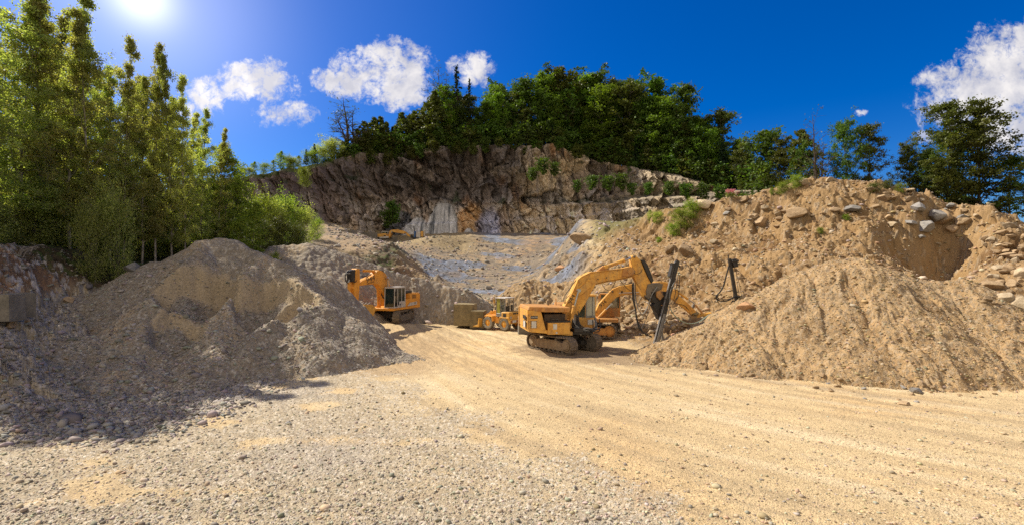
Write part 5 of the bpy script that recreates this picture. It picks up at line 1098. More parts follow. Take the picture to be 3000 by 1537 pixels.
# ---- excavator on the left with the white cab
def excavator_white():
    cx, cy, base = -11.2, 42.3, .58; yaw = rad(-107); root = empty('excavator', (cx, cy, base), yaw)
    tag(root, 'orange-yellow excavator with white cab and arm folded down beside the gravel heap', 'excavator', 'excavators')
    Pl = Plane(cx, cy, base, yaw); Z = lambda zx, zy, o=0.0: Pl(980 + zx / 6, 750 + zy / 6, o); TM = yawM(rad(-96) - yaw)
    track(root, TM, -1.28, 4.1, .62, 1.08, STEEL, side=-1); track(root, TM, 1.28, 4.1, .62, 1.08, STEEL, side=1); chassis(root, TM, 1.2)
    c = MB(); c.box(-2.5, 1.7, -1.4, 1.4, 1.20, 1.42); c.box(1.2, 1.72, -1.4, -.55, 1.1, 1.35); c.build('deck', YEL2, root, .02)
    c = MB(); c.prism([(-3.05, 1.18), (-2.45, 1.18), (-2.45, 2.6), (-2.9, 2.6), (-3.05, 2.4)], -1.45, 1.45); cwt = c.build('counterweight', YEL2, root, .05)
    c = MB(); c.box(-2.44, -1.2, -1.38, 1.42, 1.43, 2.62); eng = c.build('engine_hood', YEL2, root, .03)
    g = MB()
    for i in range(4): g.box(-2.3, -1.55, 1.421, 1.432, 2.12 + i * .09, 2.165 + i * .09)
    g.build('vent_grille', INK, eng, 0); MB().prism([(-2.44, 1.5), (-1.0, 1.46), (-.6, 1.46), (-1.1, 1.75), (-2.44, 1.8)], 1.431, 1.436).build('stripe', WHITE, eng, 0); text('944', .2, INK, eng, (-2.05, 1.445, 1.66), (rad(90), 0, rad(180)))
    c = MB(); c.box(-1.19, -.35, .5, 1.40, 1.43, 2.1); c.build('side_box', YEL2, root, .02); MB().box(-1.19, -.6, -1.3, -.5, 1.43, 2.3).build('fuel_tank', YEL2, root, .02); MB().box(-1.9, -.6, .0, 1.2, 2.63, 2.85).build('air_filter_box', DARK, root)
    # cab: white, large dark front glass
    x0, x1, y0, y1, z0, z1 = -.3, 1.62, .42, 1.44, 1.43, 3.28
    cb = MB(); cb.box(x0, x1, y0, y1, z0, z0 + .10); cb.box(x0, x1 - .08, y0, y1, z1 - .12, z1); cb.box(x0, x0 + .12, y0, y1, z0 + .1, z1 - .12); cb.box(x0 + .12, .75, y1 - .06, y1, z0 + .1, z0 + .55); cb.prism([(.45, z0 + .55), (1.0, z0 + .1), (.45, z0 + .1)], y1 - .06, y1)
    for xx in (.32, 1.0): cb.box(xx, xx + .07, y1 - .06, y1, z0 + .1, z1 - .12)
    for yy in (y0, y1 - .06): cb.prism([(x1 - .07, z0), (x1, z0), (x1 - .06, z1), (x1 - .2, z1)], yy, yy + .06)
    cab = cb.build('cab', WHITE, root, .012)
    MB().prism([(x1 - .04, z0 + .1), (x1 - .03, z0 + .1), (x1 - .13, z1 - .12), (x1 - .14, z1 - .12)], y0 + .06, y1 - .06).build('windscreen', DGLASS, cab, 0)
    MB().box(x0 + .12, x1 - .12, y1 - .035, y1 - .025, z0 + .5, z1 - .12).build('window', DGLASS, cab, 0); MB().box(x0 + .12, x1 - .12, y0 + .025, y0 + .035, z0 + .1, z1 - .12).build('window', DGLASS, cab, 0)
    s = MB(); s.box(.2, .75, .65, 1.2, 1.75, 1.9); s.box(.15, .28, .65, 1.2, 1.9, 2.7); s.build('seat', DARK, cab, .02); MB().box(1.5, 1.58, 1.46, 1.60, 2.5, 2.95).build('mirror', DARK, cab)
    text('944', .14, INK, cab, (.6, 1.447, 1.7), (rad(90), 0, rad(180)))
    bp = [Z(905, 870), Z(940, 700), Z(935, 560), Z(900, 400), Z(850, 310), Z(800, 265), Z(740, 245), Z(695, 262), Z(655, 330), Z(560, 380), Z(440, 428), Z(385, 465), Z(400, 515), Z(520, 500), Z(710, 483), Z(760, 540), Z(815, 640), Z(850, 760), Z(860, 860)]
    boom = MB().prism(bp, -.30, .30).build('boom', YEL2, root, .03)
    p = Z(632, 400, .30); text('944', .62, INK, boom, (p[0], .308, p[1]), (rad(90), rad(-10), rad(180)), xs=1.45); p = Z(632, 462, .30); text('Litronic', .24, INK, boom, (p[0], .308, p[1]), (rad(90), rad(-10), rad(180)), xs=1.4)
    for y in (-.52, .52): cylinder(root, (1.05, 1.5), Z(845, 390), y, .12, .6, YEL2)
    cylinder(root, Z(680, 262), Z(400, 250), 0, .10, .62, YEL2, 'stick_cylinder')
    sp = [Z(330, 235), Z(355, 215), Z(395, 222), Z(402, 330), Z(402, 450), Z(390, 600), Z(365, 935), Z(318, 905), Z(300, 560), Z(322, 400)]
    stick = MB().prism(sp, -.26, .26).build('stick', YEL2, root, .03)
    MB().prism([Z(250, 260), Z(330, 230), Z(318, 440), Z(262, 450)], -.22, .22).build('linkage', DARK, root)
    cylinder(root, Z(262, 800), Z(268, 300), -.02, .13, .66, YEL2, 'bucket_cylinder')
    k = MB(); k.bar((Z(262, 800)[0], 0, Z(262, 800)[1]), (Z(330, 930)[0], 0, Z(330, 930)[1]), .5, .16); k.build('bucket_link', DARK, root)
    o = [Z(355, 870), Z(380, 845), Z(540, 850), Z(590, 900), Z(565, 1010), Z(520, 1070), Z(440, 1000), Z(375, 930)]
    bk = MB(); bk.prism(o, -.75, -.69); bk.prism(o, .69, .75)
    for a, b in zip(o[1:-2], o[2:-1]): bk.bar((a[0], 0, a[1]), (b[0], 0, b[1]), 1.38, .06)
    bucket = bk.build('bucket', YEL3, root, .01)
    for i in range(5): MB().bar((Z(470, 850)[0], -.6 + .3 * i, Z(470, 848)[1]), (Z(520, 810)[0], -.6 + .3 * i, Z(500, 815)[1]), .10, .08).build('bucket_tooth', STEEL, bucket)
    zz = lambda x, y, o: (Z(x, y, o)[0], o, Z(x, y, o)[1])
    for pts, r in [([zz(320, 240, .2), zz(210, 280, .3), zz(185, 400, .3), zz(225, 470, .2), zz(260, 420, .2)], .03), ([zz(300, 250, .3), zz(200, 330, .35), zz(205, 430, .3), zz(250, 470, .2)], .025), ([zz(330, 260, .3), zz(320, 400, .35), zz(350, 460, .33), zz(395, 420, .33)], .03),
                   ([zz(790, 262, .15), zz(860, 270, .2), zz(920, 400, .2), zz(950, 520, .2), zz(975, 640, .2)], .04), ([zz(780, 262, -.1), zz(850, 285, 0), zz(905, 410, .1), zz(940, 520, .1)], .03), ([zz(400, 430, .1), zz(480, 370, .1), zz(560, 340, .1), zz(650, 310, .1)], .03), ([zz(400, 400, -.1), zz(480, 350, -.1), zz(560, 360, -.1), zz(650, 320, -.1)], .03), ([zz(820, 650, 0), zz(850, 720, .2), zz(900, 760, .2), zz(930, 860, .2)], .05)]:
        MB().path(spline(pts), r).build('hose', HOSE, root, 0)
    MB().path([(1.6, -1.35, 1.4), (1.6, -1.35, 2.3), (.6, -1.35, 2.4), (.6, -1.35, 1.4)], .022).build('handrail', DARK, root, 0); MB().box(1.7, 1.85, -1.35, -.6, 1.36, 1.46).build('step', DARK, root)
excavator_white()

# ---- far excavator on the upper pad
def excavator_far():
    Y = 93.0; z = 10.35; x = (1124 - 1500) / F * Y; zz_ = float(ground_z(x, Y)[0]); z = max(zz_, 9.9); root = empty('excavator', (x, Y, z), 0); Pl = Plane(x, Y, z, 0); Z = lambda zx, zy, o=0.0: Pl(1040 + zx * .09317, 640 + zy * .09317, o)
    tag(root, 'small far excavator with a pale cab roof on the upper pad under the rock face', 'excavator', 'excavators')
    TM = yawM(rad(8)); track(root, TM, -1.15, 4.6, .6, .95, STEEL, 30, side=-1); track(root, TM, 1.15, 4.6, .6, .95, STEEL, 30, side=1); chassis(root, TM, 1.1)
    c = MB(); c.prism([Z(620, 660), Z(590, 640), Z(600, 530), Z(1010, 480), Z(1050, 560), Z(1110, 580), Z(1110, 630)], -1.35, 1.35); bd = c.build('engine_hood', YEL, root, .03); MB().box(Z(960, 0)[0], Z(1035, 0)[0], -1.37, -1.352, Z(0, 575)[1], Z(0, 545)[1]).build('vent_grille', INK, bd, 0)
    MB().prism([Z(720, 655), Z(720, 610), Z(1110, 575), Z(1112, 628)], -1.372, -1.352).build('stripe', WHITE, bd, 0); MB().prism([Z(715, 665), Z(715, 615), Z(830, 612), Z(830, 650)], -1.38, -1.374).build('stripe', INK, bd, 0)
    cb = MB(); a = Z(825, 500); b = Z(1025, 400); cb.box(a[0], b[0], .3, 1.3, b[1] - .12, b[1]); 
    for xx in (a[0], (a[0] + b[0]) / 2, b[0] - .08):
        for yy in (.3, 1.22): cb.box(xx, xx + .08, yy, yy + .08, a[1] - .6, b[1] - .12)
    cab = cb.build('cab', WHITE, root, 0); MB().box(a[0] + .1, b[0] - .1, .33, .34, a[1] - .6, b[1] - .13).build('window', DGLASS, cab, 0)
    boom = MB().prism([Z(1060, 520), Z(1100, 400), Z(1160, 365), Z(1340, 350), Z(1560, 400), Z(1600, 440), Z(1560, 490), Z(1380, 465), Z(1190, 430), Z(1140, 460), Z(1130, 560), Z(1070, 580)], -.3, .3).build('boom', YEL, root, .02)
    MB().prism([Z(1540, 400), Z(1600, 420), Z(1700, 500), Z(1760, 570), Z(1740, 590), Z(1640, 540), Z(1600, 470)], -.25, .25).build('stick', YEL, root, .02)
    for y in (-.45, .45): cylinder(root, Z(1120, 570), Z(1180, 420), y, .1, .6, YEL)
    cylinder(root, Z(1340, 360), Z(1550, 420), 0, .1, .6, RUSTY, 'stick_cylinder')
    k = MB(); k.prism([Z(1740, 560), Z(1790, 520), Z(1830, 570), Z(1900, 640), Z(1850, 660), Z(1790, 630)], -.3, .3); k.bar((Z(1850, 240)[0], 0, Z(1850, 240)[1]), (Z(1900, 640)[0], 0, Z(1900, 640)[1]), .2, .2); k.build('drill_attachment', DARK, root); MB().box(Z(1895, 0)[0], Z(1990, 0)[0], -.4, .2, Z(0, 640)[1], Z(0, 560)[1]).build('rod_clamp', ALU, root)
    Yc = 92.5; c0 = P(1234, 695, Yc); r2 = empty('compressor', (c0.x, c0.y, float(ground_z(c0.x, c0.y)[0]))); tag(r2, 'small white and blue drilling unit beside the far excavator', 'drilling unit')
    MB().box(-.9, -.1, -.5, .5, .35, 1.45).build('body', WHITE, r2); MB().box(0, .5, -.5, .4, .5, 1.6).build('motor_cover', YEL3, r2); MB().box(.55, .8, -.4, .4, .6, 1.9).build('end_panel', WHITE, r2); MB().bar((-1.3, 0, .4), (-1.2, 0, 1.6), .4, .3).build('mast_foot', mat_metal('blue_paint', (.03, .12, .35), (.05, .10, .2)), r2); MB().box(-1.4, .8, -.45, .45, 0, .33).build('skid', DARK, r2)
excavator_far()

# ---- compact wheel loader seen from behind on its left side
def loader():
    Y = 42.0; x = (1474 - 1500) / F * Y; yaw = rad(140); root = empty('wheel_loader', (x, Y, 0.03), yaw); tag(root, 'small yellow wheel loader with grey cab parked beside the stone blocks', 'wheel loader')
    wb, tw, R = 1.95, .84, .56
    for sx in (1, -1):
        for sy in (1, -1):
            w = MB(); cx_, cy_ = sx * wb / 2 , sy * tw
            prof = [(-.20, .30), (-.21, .50), (-.16, .555), (.16, .555), (.21, .50), (.20, .30)]
            n = 28; vs = []; 
            for i in range(n):
                a = 2 * math.pi * i / n
                for (yy, rr) in prof: vs.append((cx_ + math.cos(a) * rr, cy_ + yy, R + math.sin(a) * rr))
            m = len(prof); w.add(vs, [(i * m + j, i * m + (j + 1) % m, ((i + 1) % n) * m + (j + 1) % m, ((i + 1) % n) * m + j) for i in range(n) for j in range(m)])
            for i in range(18):
                a = 2 * math.pi * i / 18
                for s_ in (-1, 1):
                    p = Vector((cx_ + math.cos(a) * .56, cy_ + s_ * .01, R + math.sin(a) * .56)); q = Vector((cx_ + math.cos(a + .16) * .555, cy_ + s_ * .19, R + math.sin(a + .16) * .555)); w.bar(p, q, .07, .06)
            wh = empty('wheel', (0, 0, 0)); wh.parent = root
            w.build('tyre', RUBBER, wh, 0)
            r = MB(); r.tube((cx_, cy_ - .15, R), (cx_, cy_ + .15, R), .31, 24); r.build('rim', YEL2, wh, .02); MB().tube((cx_, cy_ - .19, R), (cx_, cy_ + .19, R), .12, 14).build('hub', YEL3, wh)
    c = MB(); c.box(-1.55, -.62, -.98, .98, .95, 1.62); c.prism([(-1.68, .62), (-1.2, .52), (-.35, .62), (-.35, 1.02), (-1.68, 1.02)], -1.0, 1.0); c.build('engine_hood', YEL3, root, .04)
    hood = root
    g = MB(); g.box(-1.2, -.85, .982, .992, 1.12, 1.5); g.build('vent_grille', DARK, root, 0)
    for y_ in (.78, .05, -.82): MB().box(-1.70, -1.681, y_ - .07, y_ + .07, .72, .9).build('tail_lamp', RED, root, 0)
    for y_ in (.42, -.42): MB().box(-1.695, -1.681, y_ - .25, y_ + .25, .71, .91).build('number_plate', LBL, root, 0)
    MB().box(-1.565, -1.551, -.45, -.02, 1.42, 1.55).build('vent_grille', INK, root, 0); MB().box(-1.565, -1.551, .06, .45, 1.42, 1.55).build('vent_grille', INK, root, 0)
    for (yy, zz2) in ((.75, 1.18),): 
        q = MB(); q.tube((-1.552, yy, zz2), (-1.565, yy, zz2), .10, 16); q.build('speed_disc', LBL, root, 0); text('20', .12, INK, root, (-1.57, yy, zz2), (rad(90), 0, rad(-90)))
    q = MB(); q.tube((-1.2, 1.0, .86), (-1.2, 1.012, .86), .10, 16); q.build('speed_disc', LBL, root, 0); text('20', .12, INK, root, (-1.2, 1.018, .86), (rad(90), 0, rad(180)))
    for sy in (1, -1):
        f = MB(); f.prism([(-1.6, .98), (-1.52, 1.18), (-.45, 1.18), (-.34, .98), (-.34, .6), (-.42, .6), (-.46, 1.06), (-1.5, 1.06)], sy * .62, sy * 1.04); f.build('rear_mudguard', YEL3, root, .01)
        f = MB(); f.prism([(.42, 1.2), (1.35, 1.2), (1.42, 1.12), (1.30, 1.10), (.52, 1.10), (.50, .72), (.36, .72)], sy * .60, sy * 1.02); f.build('front_mudguard', YEL2, root, .01)
    c = MB(); c.box(-.3, .25, -.35, .35, .45, .95); c.box(.25, 1.5, -.42, .42, .5, 1.25); c.prism([(.35, 1.2), (1.5, 1.2), (1.25, 1.6), (.55, 1.7)], -.35, .35); c.build('front_frame', YEL2, root, .02)
    for sy in (-.3, .3): MB().prism([(.7, 1.6), (.95, 1.65), (1.9, 1.15), (2.2, .45), (2.05, .35), (1.7, .95)], sy - .06, sy + .06).build('lift_arm', YEL2, root)
    bk = MB(); o = [(2.1, .15), (2.05, .75), (2.2, .95), (2.35, .95), (2.25, .5), (2.95, .12), (2.9, .06)]; bk.prism([(2.08, .1), (2.05, .85), (2.12, .9), (2.22, .3), (2.9, .12), (2.9, .06)], -1.05, 1.05); bk.build('bucket', YEL3, root)
    MB().tube((.75, .25, 1.6), (.75, .25, 1.95), .06).build('exhaust_pipe', DARK, root)
    MB().box(.72, .88, .55, .62, 1.6, 1.85).build('front_lamp', DARK, root)
    x0, x1, y0, y1, z0, z1 = -.78, .32, -.62, .62, 1.22, 2.86
    cb = MB(); cb.box(x0, x1, y0, y1, z0 - .1, z0)
    for (xx, yy) in ((x0, y0), (x0, y1 - .07), (x1 - .07, y0), (x1 - .07, y1 - .07), (-.25, y0), (-.25, y1 - .07)): cb.box(xx, xx + .07, yy, yy + .07, z0, z1 - .1)
    for yy in (y0, y1 - .05): cb.box(x0 + .07, x1 - .07, yy, yy + .05, z0, z0 + .22)
    cb.box(x0, x0 + .05, y0 + .07, y1 - .07, z0 + .30, z0 + .44); cab = cb.build('cab', ALU, root, .01)
    MB().box(x0 - .08, x1 + .08, y0 - .06, y1 + .06, z1 - .1, z1).build('cab_roof', WHITE, cab, .03)
    MB().box(-.17, x1 - .08, y1 - .03, y1 - .02, z0 + .22, z1 - .1).build('window', OLIVEP, cab, 0); MB().box(x0 + .08, -.26, y1 - .03, y1 - .02, z0 + .22, z1 - .1).build('window', GLASS, cab, 0); MB().box(x0 + .02, x0 + .03, y0 + .08, y1 - .08, z0 + .44, z1 - .1).build('window', mat_glass('clear_cab_glass', (.1, .1, .09), .18), cab, 0)
    s = MB(); s.box(-.55, -.1, -.25, .25, 1.5, 1.62); s.box(-.6, -.5, -.25, .25, 1.62, 2.1); s.box(-.58, -.53, -.05, .05, 2.1, 2.4); s.build('seat', DARK, cab, .02); MB().path([(.2, 0, 1.25), (.05, 0, 1.9)], .03).build('steering_column', DARK, cab, 0); MB().box(-.74, -.7, -.5, -.2, 1.66, 2.2).build('air_filter', DARK, cab)
    MB().box(.36, .42, .70, .86, 2.35, 2.7).build('mirror', YEL3, cab)
loader()

# ---- quarried stone blocks
BLOCK = mat_stone('block_stone', (.32, .25, .135), (.18, .14, .08), 1.4); BLOCKG = mat_stone('pale_block_stone', (.22, .19, .15), (.13, .115, .09), 1.6)
def block(name, c, size, rz, seed, label, mat=BLOCK, group=None, tilt=0, grooves=False):
    rng = np.random.default_rng(seed); me = bpy.data.meshes.new(name); import bmesh
    bm = bmesh.new(); bmesh.ops.create_cube(bm, size=1.0); bmesh.ops.subdivide_edges(bm, edges=bm.edges[:], cuts=11, use_grid_fill=True)
    co = np.array([v.co[:] for v in bm.verts]); s = np.array(size)
    n = fbm(co[:, 0] * s[0] * 1.1 + co[:, 1] * s[1] + seed, co[:, 2] * s[2] * 1.3 + seed, 4, seed); n2 = fbm(co[:, 1] * s[1] * 1.2 + seed, co[:, 0] * s[0] + 5, 4, seed + 2)
    r = np.max(np.abs(co), 1, keepdims=True); edge = (np.abs(co) > .49).sum(1)
    w = co * s; w *= (1 + .05 * n[:, None]); w[:, 2] += .05 * n2; w *= np.where(edge[:, None] >= 2, .985, 1.0)
    if grooves: w[:, :2] *= (1 + .03 * np.sign(np.sin(co[:, 0:1] * 75)))
    w[:, 0] *= 1 - .08 * (co[:, 2] + .5) * rng.uniform(0, 1)
    for v, q in zip(bm.verts, w): v.co = q
    bm.to_mesh(me); bm.free(); me.materials.append(mat); o = bpy.data.objects.new(name, me); C.objects.link(o); o.location = c; o.rotation_euler = (tilt, 0, rz); tag(o, label, 'stone block', group); return o
GB = 'quarried stone blocks'
def gblock(px, py0, py1, Y, w, d, rz, seed, label, **k):
    x = (px - 1500) / F * Y; z1 = CH + (HZ - py0) / F * Y; z0 = CH + (HZ - py1) / F * Y; return block('stone_block', (x, Y, (z0 + z1) / 2 - .1), (w, d, z1 - z0 + .25), rz, seed, label, group=GB, **k)
gblock(1364, 889, 944, 45.0, 1.9, 1.6, rad(-12), 3, 'larger tan stone block behind the loader, standing left of the other', mat=BLOCK)
gblock(1402, 909, 951, 43.6, 1.35, 1.3, rad(-10), 4, 'lower tan stone block right beside the loader front wheel')
gblock(1548, 925, 972, 38.5, 1.7, .9, rad(5), 5, 'pale stone block with drill grooves between loader and nearest excavator', mat=BLOCKG, grooves=True)
gblock(12, 862, 925, 21.4, 1.1, .9, rad(10), 6, 'big grey stone block at the left edge below the earth bank', mat=BLOCKG); gblock(60, 858, 915, 22.6, .75, .9, rad(-25), 7, 'grey stone block with rough top second from the left edge', mat=BLOCKG)
gblock(1082, 682, 708, 90.5, 2.6, 2.0, rad(-35), 9, 'pale stone block standing behind the ramp beside the far excavator', mat=BLOCKG); gblock(1012, 676, 690, 71.5, 3.4, 1.5, rad(-20), 10, 'long pale stone block lying on the ramp crest', mat=BLOCKG); gblock(1155, 695, 712, 93.6, 1.2, 1.2, .3, 11, 'small grey stone block in front of the far excavator boom', mat=BLOCKG)
def cable(pts, r, label):
    q = []
    for px, py, Y in pts: q.append(P(px, py, Y))
    tag(MB().path(spline(q), r).build('cable', HOSE, None, 0), label, 'cable')
cable([(1145, 716, 64.5), (1170, 750, 60.2), (1190, 780, 56.5), (1205, 802, 54.5)], .04, 'thin black cable running down the side of the ramp'); cable([(1372, 852, 48.6), (1395, 860, 48.4), (1410, 870, 48.2), (1422, 884, 47.6)], .05, 'black cable curving over the end of the spoil heap')
# ---------------------------------------------------------------- stones
_t = (1 + 5 ** .5) / 2
ICO_V = np.array([(-1, _t, 0), (1, _t, 0), (-1, -_t, 0), (1, -_t, 0), (0, -1, _t), (0, 1, _t), (0, -1, -_t), (0, 1, -_t), (_t, 0, -1), (_t, 0, 1), (-_t, 0, -1), (-_t, 0, 1)]) / math.sqrt(1 + _t * _t)
ICO_F = np.array([(0, 11, 5), (0, 5, 1), (0, 1, 7), (0, 7, 10), (0, 10, 11), (1, 5, 9), (5, 11, 4), (11, 10, 2), (10, 7, 6), (7, 1, 8), (3, 9, 4), (3, 4, 2), (3, 2, 6), (3, 6, 8), (3, 8, 9), (4, 9, 5), (2, 4, 11), (6, 2, 10), (8, 6, 7), (9, 8, 1)])
def stones_np(rng, x, y, z, size, col, flat=.7, sink=.25):
    n = len(x); v = ICO_V[None] * rng.uniform(.62, 1.18, (n, 12, 1)) * size[:, None, None] * np.stack([rng.uniform(.7, 1.3, n), rng.uniform(.7, 1.2, n), rng.uniform(.5, 1.0, n) * flat], -1)[:, None, :]
    a = rng.uniform(0, 6.28, n); b = rng.normal(0, .45, n); ca, sa, cb_, sb = np.cos(a), np.sin(a), np.cos(b), np.sin(b)
    X, Yv, Zv = v[..., 0], v[..., 1], v[..., 2]; X, Zv = X * cb_[:, None] - Zv * sb[:, None], X * sb[:, None] + Zv * cb_[:, None]
    X, Yv = X * ca[:, None] - Yv * sa[:, None], X * sa[:, None] + Yv * ca[:, None]
    co = np.stack([X + x[:, None], Yv + y[:, None], Zv + (z + size * flat * (.5 - sink))[:, None]], -1).reshape(-1, 3)
    f = (ICO_F[None] + 12 * np.arange(n)[:, None, None]).reshape(-1, 3)
    return co, f, np.repeat(col, 12, 0)
rng = np.random.default_rng(7)
def scol(n, base, var=.35, tint=.10):
    b = np.array(base)[None] * rng.uniform(1 - var, 1 + var, (n, 1)) * (1 + rng.uniform(-tint, tint, (n, 3))); return np.clip(b, .02, .85)
def scatter(name, n, ysamp, xs, size, dens, colf, label, heights=top_z, cat='gravel', flat=.7):
    Y = ysamp(n); S = rng.uniform(xs[0], xs[1], n); X = S * Y; k = rng.uniform(0, 1, n) < dens(X, Y); X, Y = X[k], Y[k]; n = len(X)
    z = heights(X, Y); sz = size(X, Y, n); co, f, c = stones_np(rng, X, Y, z, sz, colf(X, Y, n), flat)
    o = poly_mesh(name, co, f, 3, col=c, mat=GRAVEL); tag(o, label, cat, kind='stuff'); return o
def yscreen(a, b): return lambda n: CH * F / rng.uniform(CH * F / b, CH * F / a, n)
def mixcol(X, Y, n):
    g = gravel_mask(X, Y)[:, None]; c = scol(n, (.38, .33, .25), .42); w = scol(n, (.40, .31, .20), .4); return np.where(rng.uniform(0, 1, (n, 1)) < .35 + .6 * g, c, w)
scatter('gravel', 80000, yscreen(7, 27), (-1.18, 1.18), lambda X, Y, n: rng.lognormal(math.log(.0175), .55, n) * (1 + .0 * Y), lambda X, Y: .36 + .64 * gravel_mask(X, Y), mixcol, 'loose grey and tan gravel strewn over the foreground', heights=ground_z)
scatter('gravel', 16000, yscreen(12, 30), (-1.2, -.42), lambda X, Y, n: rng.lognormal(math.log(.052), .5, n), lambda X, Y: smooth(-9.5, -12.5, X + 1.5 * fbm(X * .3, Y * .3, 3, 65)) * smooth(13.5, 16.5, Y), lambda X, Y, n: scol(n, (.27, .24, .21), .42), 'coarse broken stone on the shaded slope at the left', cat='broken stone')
scatter('gravel', 26000, lambda n: rng.uniform(18, 31, n), (-.98, -.18), lambda X, Y, n: rng.lognormal(math.log(.036), .35, n), lambda X, Y: (f_left(X, Y) > ground_z(X, Y) - .1) * 1.0, lambda X, Y, n: scol(n, (.30, .265, .22), .42), 'pebbles on the surface of the grey gravel heap')
scatter('gravel', 34000, lambda n: rng.uniform(16.5, 31, n), (.22, 1.2), lambda X, Y, n: rng.lognormal(math.log(.030), .5, n), lambda X, Y: (f_right(X, Y) > ground_z(X, Y) - .1) * 1.0, lambda X, Y, n: np.where(rng.uniform(0, 1, (n, 1)) < .6, scol(n, (.35, .24, .125), .35), scol(n, (.31, .25, .17), .4)), 'stones on the slope of the tan spoil heap')
scatter('gravel', 9000, lambda n: rng.uniform(34, 56, n), (.22, 1.2), lambda X, Y, n: rng.lognormal(math.log(.075), .5, n), lambda X, Y: right_zone(X, Y), lambda X, Y, n: np.where(rng.uniform(0, 1, (n, 1)) < .7, scol(n, (.36, .25, .14), .35), scol(n, (.40, .33, .24), .35)), 'stones sticking out of the high earth bank', cat='stones')
scatter('gravel', 5000, lambda n: rng.uniform(45, 90, n), (-.4, .28), lambda X, Y, n: rng.lognormal(math.log(.14), .5, n), lambda X, Y: .6 + 0 * X, lambda X, Y, n: scol(n, (.33, .29, .25), .4), 'scattered debris on the pit floor and sand heap', cat='stones')
scatter('gravel', 2600, lambda n: 30.2 + rng.normal(0, 2.6, n), (.2, 1.1), lambda X, Y, n: rng.lognormal(math.log(.085), .45, n), lambda X, Y: smooth(1.0, .0, np.abs(Y - (26.6 - (X - 5) * .62)) / 1.3) , lambda X, Y, n: scol(n, (.40, .33, .25), .35), 'stones rolled down to the toe of the spoil heap', cat='stones')

def boulder_mesh(seed, mat, cuts=7):
    import bmesh
    r = np.random.default_rng(seed); bm = bmesh.new(); bmesh.ops.create_icosphere(bm, subdivisions=4, radius=1.0)
    co = np.array([v.co[:] for v in bm.verts])
    for i in range(cuts + 6):
        n = r.normal(0, 1, 3); n /= np.linalg.norm(n); d = r.uniform(.45, .82); s = co @ n; co = np.where((s > d)[:, None], co - n[None] * (s - d)[:, None] * .92, co)
    co = co * r.uniform(.75, 1.25, 3); co *= (1 + .05 * fbm(co[:, 0] * 2 + seed + co[:, 2], co[:, 1] * 2, 4, seed) + .02 * fbm(co[:, 0] * 8, co[:, 1] * 8 + co[:, 2] * 8, 2, seed + 1))[:, None]
    for v, q in zip(bm.verts, co): v.co = q
    me = bpy.data.meshes.new('boulder'); bm.to_mesh(me); bm.free(); me.materials.append(mat); return me
ST_TAN = mat_stone('tan_boulder', (.42, .30, .175), (.27, .18, .10), 1.6); ST_PALE = mat_stone('pale_boulder', (.50, .40, .27), (.34, .25, .15), 1.4); ST_GREY = mat_stone('grey_boulder', (.36, .325, .28), (.20, .19, .18), 1.6); ST_RED = mat_stone('reddish_boulder', (.52, .30, .16), (.40, .23, .12), 1.2)
BM = {m.name: [boulder_mesh(400 + i * 7 + j, m) for j in range(4)] for i, m in enumerate((ST_TAN, ST_PALE, ST_GREY, ST_RED))}
def on_ray(px, py, y0=16, y1=75):
    ys = np.arange(y0, y1, .12); xs = (px - 1500) / F * ys; zs = top_z(xs, ys); row = HZ - (zs - CH) / ys * F
    j = np.nonzero(row <= py)[0]; j = int(j[0]) if len(j) else int(np.argmin(row)); return xs[j], ys[j], zs[j]
def boulder(px, py, w, mat, label, group=None, flat=.7, name='boulder', y0=16, y1=75, rot=None):
    """px, py: middle of the stone in the photograph, w: its width in photo pixels"""
    x, y, z = on_ray(px, py, y0, y1); s = w / F * y / 2
    o = bpy.data.objects.new(name, R_.choice(BM[mat.name])); C.objects.link(o); o.location = (x, y, z + s * .15); o.scale = (s, s * R_.uniform(.7, 1), s * flat); o.rotation_euler = rot or (R_.uniform(-.4, .4), R_.uniform(-.4, .4), R_.uniform(0, 6.28)); tag(o, label, 'boulder' if w > 22 else 'rock', group); return o
